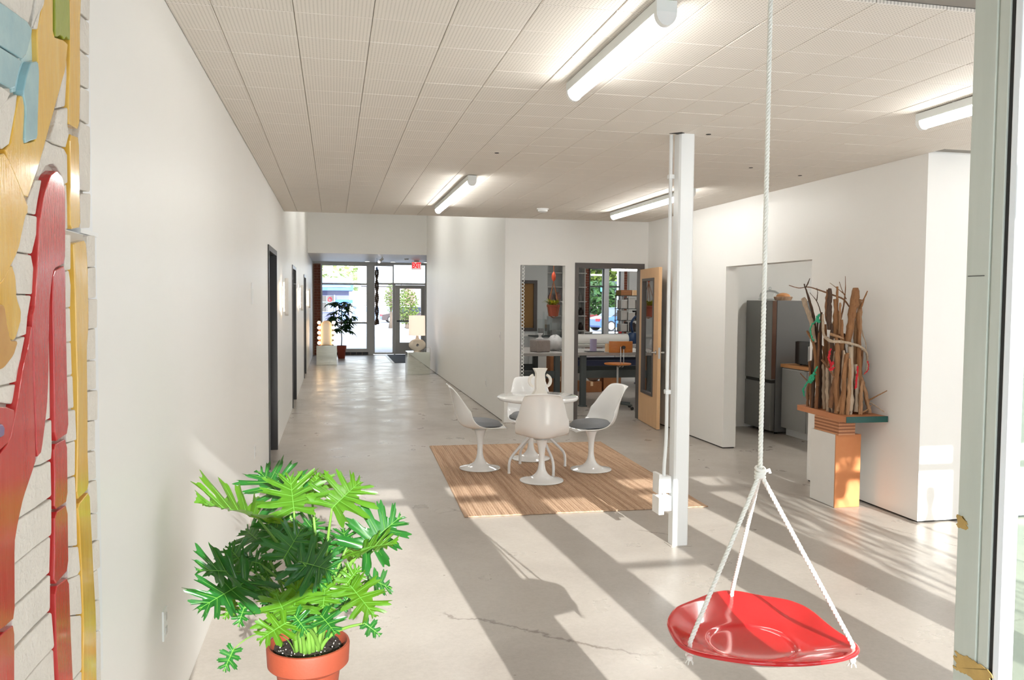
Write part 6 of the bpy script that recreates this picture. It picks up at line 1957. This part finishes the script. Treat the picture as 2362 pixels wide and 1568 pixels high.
# ------------------------------------------------------------------ street outside the far shopfront
mat('street', (168, 164, 166), 0.9, var=0.06, scale=0.2)
st = struct('street', MB().add([(-60, 26.1, -0.02), (120, 26.1, -0.02), (120, 42, -0.06), (-60, 42, -0.06), (120, 78, -0.42), (-60, 78, -0.42), (120, 160, -0.42), (-60, 160, -0.42)],
       [(0, 1, 2, 3), (3, 2, 4, 5), (5, 4, 6, 7)]), 'street')
struct('trim_7', MB().box(-2, 12, 26.1, 29.5, 3.0, 3.2), 'wall_paint')       # canopy over the pavement
mat('shop_blue', (58, 96, 156), 0.6)
mat('shop_blue_pale', (120, 150, 196), 0.6)
mat('shop_wall', (96, 100, 134), 0.7)
mat('shop_dark', (26, 24, 30), 0.4)
mat('awning_blue', (80, 140, 214), 0.6)
mat('post_paint', (240, 240, 240), 0.5)
emit_mat('neon_red', (255, 60, 80), 2.5)
YS = 84.0
def P(px_x, z, y=YS): return (px_x, y, z)
sb = thing('corner_shop', 'small shop with blue roof edge and striped awning across the street', 'building', (0.0, 88, -0.4))
x0, x1 = -6.5, 1.9
part('wall', MB().box(x0, x1 - 0.4, 85.5, 92, -0.45, 2.7), 'shop_wall', sb)
part('roof', MB().box(x0 - 0.3, x1, 84.0, 92.5, 2.62, 3.35), 'shop_blue', sb)
part('roof_light_edge', MB().box(x0 - 0.3, x1 - 0.3, 83.9, 84.0, 2.98, 3.1), 'post_paint', sb)
part('roof_top', MB().box(x0, x1 - 0.2, 84.6, 92, 3.35, 3.9), 'shop_blue_pale', sb)
wnd = part('window', MB().box(-2.4, -0.02, 85.42, 85.5, 0.5, 2.1), 'shop_dark', sb)
part('glazing_bars', bars([(-0.75, -0.68, 0.5, 2.1), (-2.4, -0.02, 1.42, 1.5), (-2.4, -0.02, 0.42, 0.5), (-0.02, 0.1, 0.4, 2.2)], 85.34, 85.42), 'shop_blue_pale', wnd)
ring = MB()
nv, nf = [], []
for i in range(20):
    for j in range(6):
        a, b = 2 * pi * i / 20, 2 * pi * j / 6
        rr2 = 0.17 + 0.05 * cos(b)
        nv.append((-0.42 + rr2 * cos(a), 85.3 + 0.05 * sin(b), 1.72 + rr2 * 1.15 * sin(a)))
for i in range(20):
    for j in range(6):
        i2, j2 = (i + 1) % 20, (j + 1) % 6
        nf.append((i * 6 + j, i2 * 6 + j, i2 * 6 + j2, i * 6 + j2))
part('neon_ring', MB().add(nv, nf), 'neon_red', sb, label='red neon ring in the shop window')
part('display_goods', MB().box(-0.6, -0.1, 85.36, 85.41, 0.5, 1.1), 'shop_blue_pale', sb)
dr = part('door', MB().box(0.5, 1.25, 85.42, 85.5, -0.45, 1.5), 'shop_blue_pale', sb)
aw = MB()
aw.add([(0.15, 85.4, 1.72), (1.85, 85.4, 1.72), (1.85, 84.5, 1.36), (0.15, 84.5, 1.36), (0.15, 84.5, 1.2), (1.85, 84.5, 1.2)], [(0, 1, 2, 3), (3, 2, 5, 4)])
a_o = part('awning', aw, 'awning_blue', sb)
mod(a_o, 'SOLIDIFY', thickness=0.03)
for k in range(6):
    xx = 0.2 + k * 0.28
    part('awning_stripe', MB().add([(xx, 84.48, 1.2), (xx + 0.07, 84.48, 1.2), (xx + 0.19, 84.48, 1.36), (xx + 0.12, 84.48, 1.36)], [(0, 1, 2, 3)]), 'post_paint', a_o)
for x in (0.3, 1.62):
    part('post', MB().box(x - 0.07, x + 0.07, 84.5, 84.64, -0.45, 1.2), 'post_paint', sb)
wh = thing('warehouse', 'long pale warehouse with a low pitched roof behind the parked cars', 'building', (10, 104, -0.4))
mat('warehouse_wall', (150, 144, 142), 0.8, var=0.08, scale=0.6)
mat('warehouse_brick', (140, 112, 106), 0.8)
part('wall', MB().box(3.2, 26, 100, 112, -0.45, 3.4), 'warehouse_wall', wh)
part('roof', MB().add([(3.0, 99.6, 3.4), (26.4, 99.6, 3.4), (26.4, 106, 6.2), (3.0, 106, 6.2), (3.0, 112, 3.4), (26.4, 112, 3.4)], [(0, 1, 2, 3), (3, 2, 5, 4), (0, 3, 4), (1, 5, 2)]), 'post_paint', wh)
part('ground_floor_band', MB().box(3.2, 26, 99.93, 100.0, 1.0, 1.06), 'bench_leg', wh)
part('brick_bay', MB().box(8.4, 9.6, 99.85, 100.0, 1.06, 3.4), 'warehouse_brick', wh)
for k in range(5):
    wdw = part('window', MB().box(11.5 + k * 2.8, 12.9 + k * 2.8, 99.9, 100.0, 1.5, 2.7), 'shop_dark', wh)
    part('window_frame', bars([(11.45 + k * 2.8, 12.95 + k * 2.8, 1.42, 1.5), (12.17 + k * 2.8, 12.23 + k * 2.8, 1.5, 2.7)], 99.85, 99.9), 'post_paint', wdw)
lw = thing('low_blue_wall', 'low pale blue wall behind the parked cars', 'wall', (5.2, 90, -0.42))
part('wall', MB().box(2.0, 9.0, 90, 90.3, -0.45, 0.98), 'shop_blue_pale', lw)
part('coping', MB().box(1.95, 9.05, 89.95, 90.35, 0.98, 1.06), 'post_paint', lw)
pp = thing('white_post', 'tall white post in the street before the pale warehouse', 'post', (2.42, 80, -0.42))
part('shaft', MB().box(2.24, 2.58, 79.85, 80.15, -0.45, 2.62), 'post_paint', pp)
part('cap', MB().box(2.28, 2.54, 79.9, 80.1, 2.62, 3.3), 'shop_blue_pale', pp)
bo = thing('bollard', 'short white bollard right of the tall white post', 'bollard', (3.0, 80, -0.42))
part('shaft', MB().tube([(3.0, 80, -0.45), (3.0, 80, 0.45)], 0.10, 12), 'post_paint', bo)
part('cap', MB().sphere((3.0, 80, 0.45), 0.10, 12), 'post_paint', bo, smooth=True)

def car(name, label, x, y, z, rot, m, L=4.5, kind='sedan', s=1.0):
    t = thing(name, label, 'car', (x, y, z), rot)
    W2 = 0.88
    prof = [(-L / 2, 0.35), (-L / 2 + 0.05, 0.75), (-L / 2 + 0.9, 0.92), (L / 2 - 0.95, 0.95), (L / 2 - 0.1, 0.90), (L / 2, 0.55), (L / 2 - 0.05, 0.28), (-L / 2 + 0.1, 0.24)]
    part('body', MB().prism(prof, 1, -W2, W2, inset=0.10), m, t, local=True)
    cab = [(-L / 2 + 0.95, 0.9), (-L / 2 + 1.75, 1.42), (L / 2 - 1.55, 1.44), (L / 2 - 0.75, 0.92)]
    part('cabin', MB().prism(cab, 1, -W2 + 0.12, W2 - 0.12, inset=0.06), 'car_glass', t, local=True)
    part('roof', MB().prism([(-L / 2 + 1.7, 1.40), (-L / 2 + 1.8, 1.46), (L / 2 - 1.6, 1.48), (L / 2 - 1.5, 1.42)], 1, -W2 + 0.16, W2 - 0.16), m, t, local=True)
    for sx in (-L / 2 + 0.85, L / 2 - 0.85):
        for sy in (-1, 1):
            w = part('wheel', MB().tube([(sx, sy * (W2 - 0.19), 0.33), (sx, sy * (W2 + 0.01), 0.33)], 0.33, 20), 'tyre', t, smooth=40, local=True)
            part('rim', MB().tube([(sx, sy * (W2 + 0.0), 0.33), (sx, sy * (W2 + 0.03), 0.33)], 0.23, 16), 'alu', w, smooth=40, local=True)
    for sy in (-1, 1):
        part('tail_light', MB().box(-L / 2 - 0.01, -L / 2 + 0.16, sy * 0.62 - 0.2, sy * 0.62 + 0.2, 0.62, 0.78), 'tail_red', t, local=True)
        part('head_light', MB().box(L / 2 - 0.16, L / 2 - 0.02, sy * 0.62 - 0.2, sy * 0.62 + 0.2, 0.62, 0.76), 'post_paint', t, local=True)
    return t
mat('car_glass', (16, 30, 48), 0.1, coat=0.5)
mat('tyre', (26, 26, 28), 0.8)
mat('tail_red', (190, 30, 36), 0.3)
mat('car_maroon', (34, 16, 26), 0.25, coat=0.6)
mat('car_silver', (196, 202, 212), 0.3, coat=0.6)
mat('car_red', (150, 14, 18), 0.3, coat=0.6)
mat('car_blue', (44, 84, 150), 0.3, coat=0.6)
car('parked_car', 'dark maroon sedan parked across the street behind the glass door', 6.55, 78.5, -0.42, 0.05, 'car_maroon')
car('parked_car', 'silver car with blue tinted windows parked behind the maroon sedan', 8.6, 86.0, -0.42, 0.0, 'car_silver')

mat('foliage_bright', (104, 122, 44), 0.6, rgb2=(66, 86, 26), scale=0.8, contrast=0.9)
mat('foliage_green', (50, 84, 32), 0.6, rgb2=(26, 52, 18), scale=0.8, contrast=0.9)
mat('foliage_pale', (186, 200, 140), 0.7)
mat('trunk_brown', (96, 84, 74), 0.9)
def tree(label, x, y, z, h, r, m, seed, n=500, trunk_h=None, leaf_s=0.3, name='street_tree', squash=1.0):
    t = thing(name, label, 'tree', (x, y, z))
    rr2 = random.Random(seed)
    th = trunk_h if trunk_h is not None else h * 0.4
    tb_ = MB().tube([(x, y, z), (x + 0.05, y, z + th * 0.6), (x, y, z + th + 0.3 * r)], [0.16, 0.13, 0.08], 8)
    cz = z + th + (h - th) / 2
    for k in range(5):
        a = rr2.uniform(0, 6.28)
        tb_.tube([(x, y, z + th), (x + 0.5 * r * cos(a), y + 0.5 * r * sin(a), cz + rr2.uniform(-.2, .4) * (h - th))], [0.06, 0.02], 5)
    part('trunk', tb_, 'trunk_brown', t, smooth=True)
    mb = MB()
    for k in range(n):
        while True:
            p = Vector((rr2.uniform(-1, 1), rr2.uniform(-1, 1), rr2.uniform(-1, 1)))
            if 0.1 < p.length < 1: break
        p = Vector((x + p.x * r, y + p.y * r, cz + p.z * (h - th) / 2))
        a, b = rr2.uniform(0, 6.28), rr2.uniform(-1, 1)
        u = Vector((cos(a), sin(a), b)).normalized() * leaf_s * rr2.uniform(0.6, 1.2)
        v = u.cross(Vector((rr2.uniform(-1, 1), rr2.uniform(-1, 1), rr2.uniform(-1, 1)))).normalized() * leaf_s * 0.55
        mb.add([p - u, p + v * 0.6, p + u, p - v], [(0, 1, 2, 3)])
    part('foliage', mb, m, t, kind='stuff')
tree('bright yellow green young tree just beyond the glass entrance door', 4.72, 55.0, -0.18, 2.75, 0.85, 'foliage_bright', 4, 900, 0.25, 0.10)
tree('thin pale young tree left of the glass entrance door frame', 3.75, 56.0, -0.2, 3.1, 0.42, 'foliage_bright', 5, 260, 1.0, 0.10)
tree('pale sunlit tree behind the blue roofed shop, left', -4.0, 112, -0.4, 8.0, 5.0, 'foliage_pale', 6, 700, 2.5, 0.7)
tree('pale sunlit tree above the warehouse, right', 6.5, 125, -0.4, 10.5, 6.0, 'foliage_pale', 7, 700, 3.0, 0.8)
# beyond the workshop windows
tree('green street tree with a grey trunk beyond the left workshop window', 20.0, 60.0, -0.25, 3.6, 2.0, 'foliage_green', 8, 900, 0.95, 0.28)
tree('large green tree farther away beyond the workshop windows', 28.6, 85.0, -0.42, 10.0, 3.6, 'foliage_bright', 9, 1200, 2.0, 0.55)
tree('green tree beyond the right workshop window', 33.5, 95.0, -0.42, 9.0, 3.6, 'foliage_green', 10, 1000, 1.6, 0.5)
tree('leafy green tree at the far left beyond the workshop windows', 35.0, 110.0, -0.42, 11, 5.0, 'foliage_green', 11, 900, 1.5, 0.5)
car('parked_car', 'red car parked under the trees beyond the left workshop window', 20.6, 66.0, -0.3, 0.2, 'car_red')
car('parked_car', 'blue car on the road beyond the right workshop window', 17.8, 49.5, -0.12, 0.3, 'car_blue')
gp = thing('street_pole', 'white street pole beyond the right workshop window', 'pole', (18.0, 51.0, -0.14))
part('pole', MB().tube([(18.15, 51.0, -0.14), (18.15, 51.0, 5.0)], 0.10, 12), 'post_paint', gp, smooth=40)
part('sign_arm', MB().box(18.0, 18.3, 50.95, 51.05, 3.4, 3.5), 'alu', gp)
ss = thing('street_sign', 'small teal street sign on its post beyond the left workshop window', 'sign', (18.7, 55.0, -0.2))
mat('teal_sign', (40, 190, 180), 0.5)
part('post', MB().tube([(18.75, 55.0, -0.2), (18.75, 55.0, 2.75)], 0.04, 10), 'alu', ss)
part('blade', MB().box(18.25, 18.72, 54.97, 55.03, 2.42, 2.72), 'teal_sign', ss)
lwn = struct('lawn', MB().box(12, 60, 56.5, 64, -0.4, -0.2), 'foliage_bright')
hb = thing('distant_house', 'bluish house with an orange wall base beyond the right workshop window', 'building', (25.5, 70, -0.4))
mat('house_blue', (70, 80, 116), 0.7); mat('house_orange', (232, 190, 150), 0.8)
part('wall', MB().box(24.3, 28.5, 70, 74, -0.42, 2.4), 'house_blue', hb)
part('roof', MB().add([(24.0, 69.6, 2.4), (28.8, 69.6, 2.4), (28.8, 72, 3.6), (24.0, 72, 3.6), (24.0, 74.4, 2.4), (28.8, 74.4, 2.4)], [(0, 1, 2, 3), (3, 2, 5, 4), (0, 3, 4), (1, 5, 2)]), 'shop_dark', hb)
part('base_wall', MB().box(24.2, 28.6, 69.7, 70.0, -0.42, 0.5), 'house_orange', hb)
hw_ = part('window', MB().box(25.2, 25.9, 69.93, 70.0, 0.9, 1.9), 'shop_dark', hb)
part('window_frame', bars([(25.15, 25.95, 0.82, 0.9), (25.52, 25.58, 0.9, 1.9)], 69.88, 69.93), 'post_paint', hw_)

# --- in front of the building, behind the viewpoint: a tree whose branches hang before the windows
ft = thing('front_tree', 'tree outside the front windows, its drooping branches shading the floor', 'tree', (6.4, -3.4, -0.06))
rf = random.Random(31)
tb2 = MB().tube(smooth_path([(6.4, -3.4, -0.06), (6.35, -3.4, 1.4), (6.2, -3.3, 2.6), (6.0, -3.2, 3.6)]), 0.09, 8)
fol = MB()
for k in range(16):
    x = 3.84 + 0.58 * k / 15 + rf.uniform(-0.05, 0.05)
    z0_ = 2.3 + 0.55 * rf.random()
    pth = bez((6.05, -3.25, 3.4), (5.2, -3.2, 3.9), (x + 0.05, -3.1, z0_ + 1.0), (x, -3.0 + rf.uniform(-.3, .3), z0_ - 0.1), 14)
    tb2.tube(pth, 0.008, 5)
    for q in pth[8:]:
        for j in range(2):
            blade(fol, q, (rf.uniform(-1, 1), rf.uniform(-0.6, 0.6), rf.uniform(-1.2, 0.1)), rf.uniform(0.12, 0.24), 0.022, rf)
part('trunk', tb2, 'trunk_brown', ft, smooth=True)
part('foliage', fol, 'foliage_green', ft, kind='stuff')
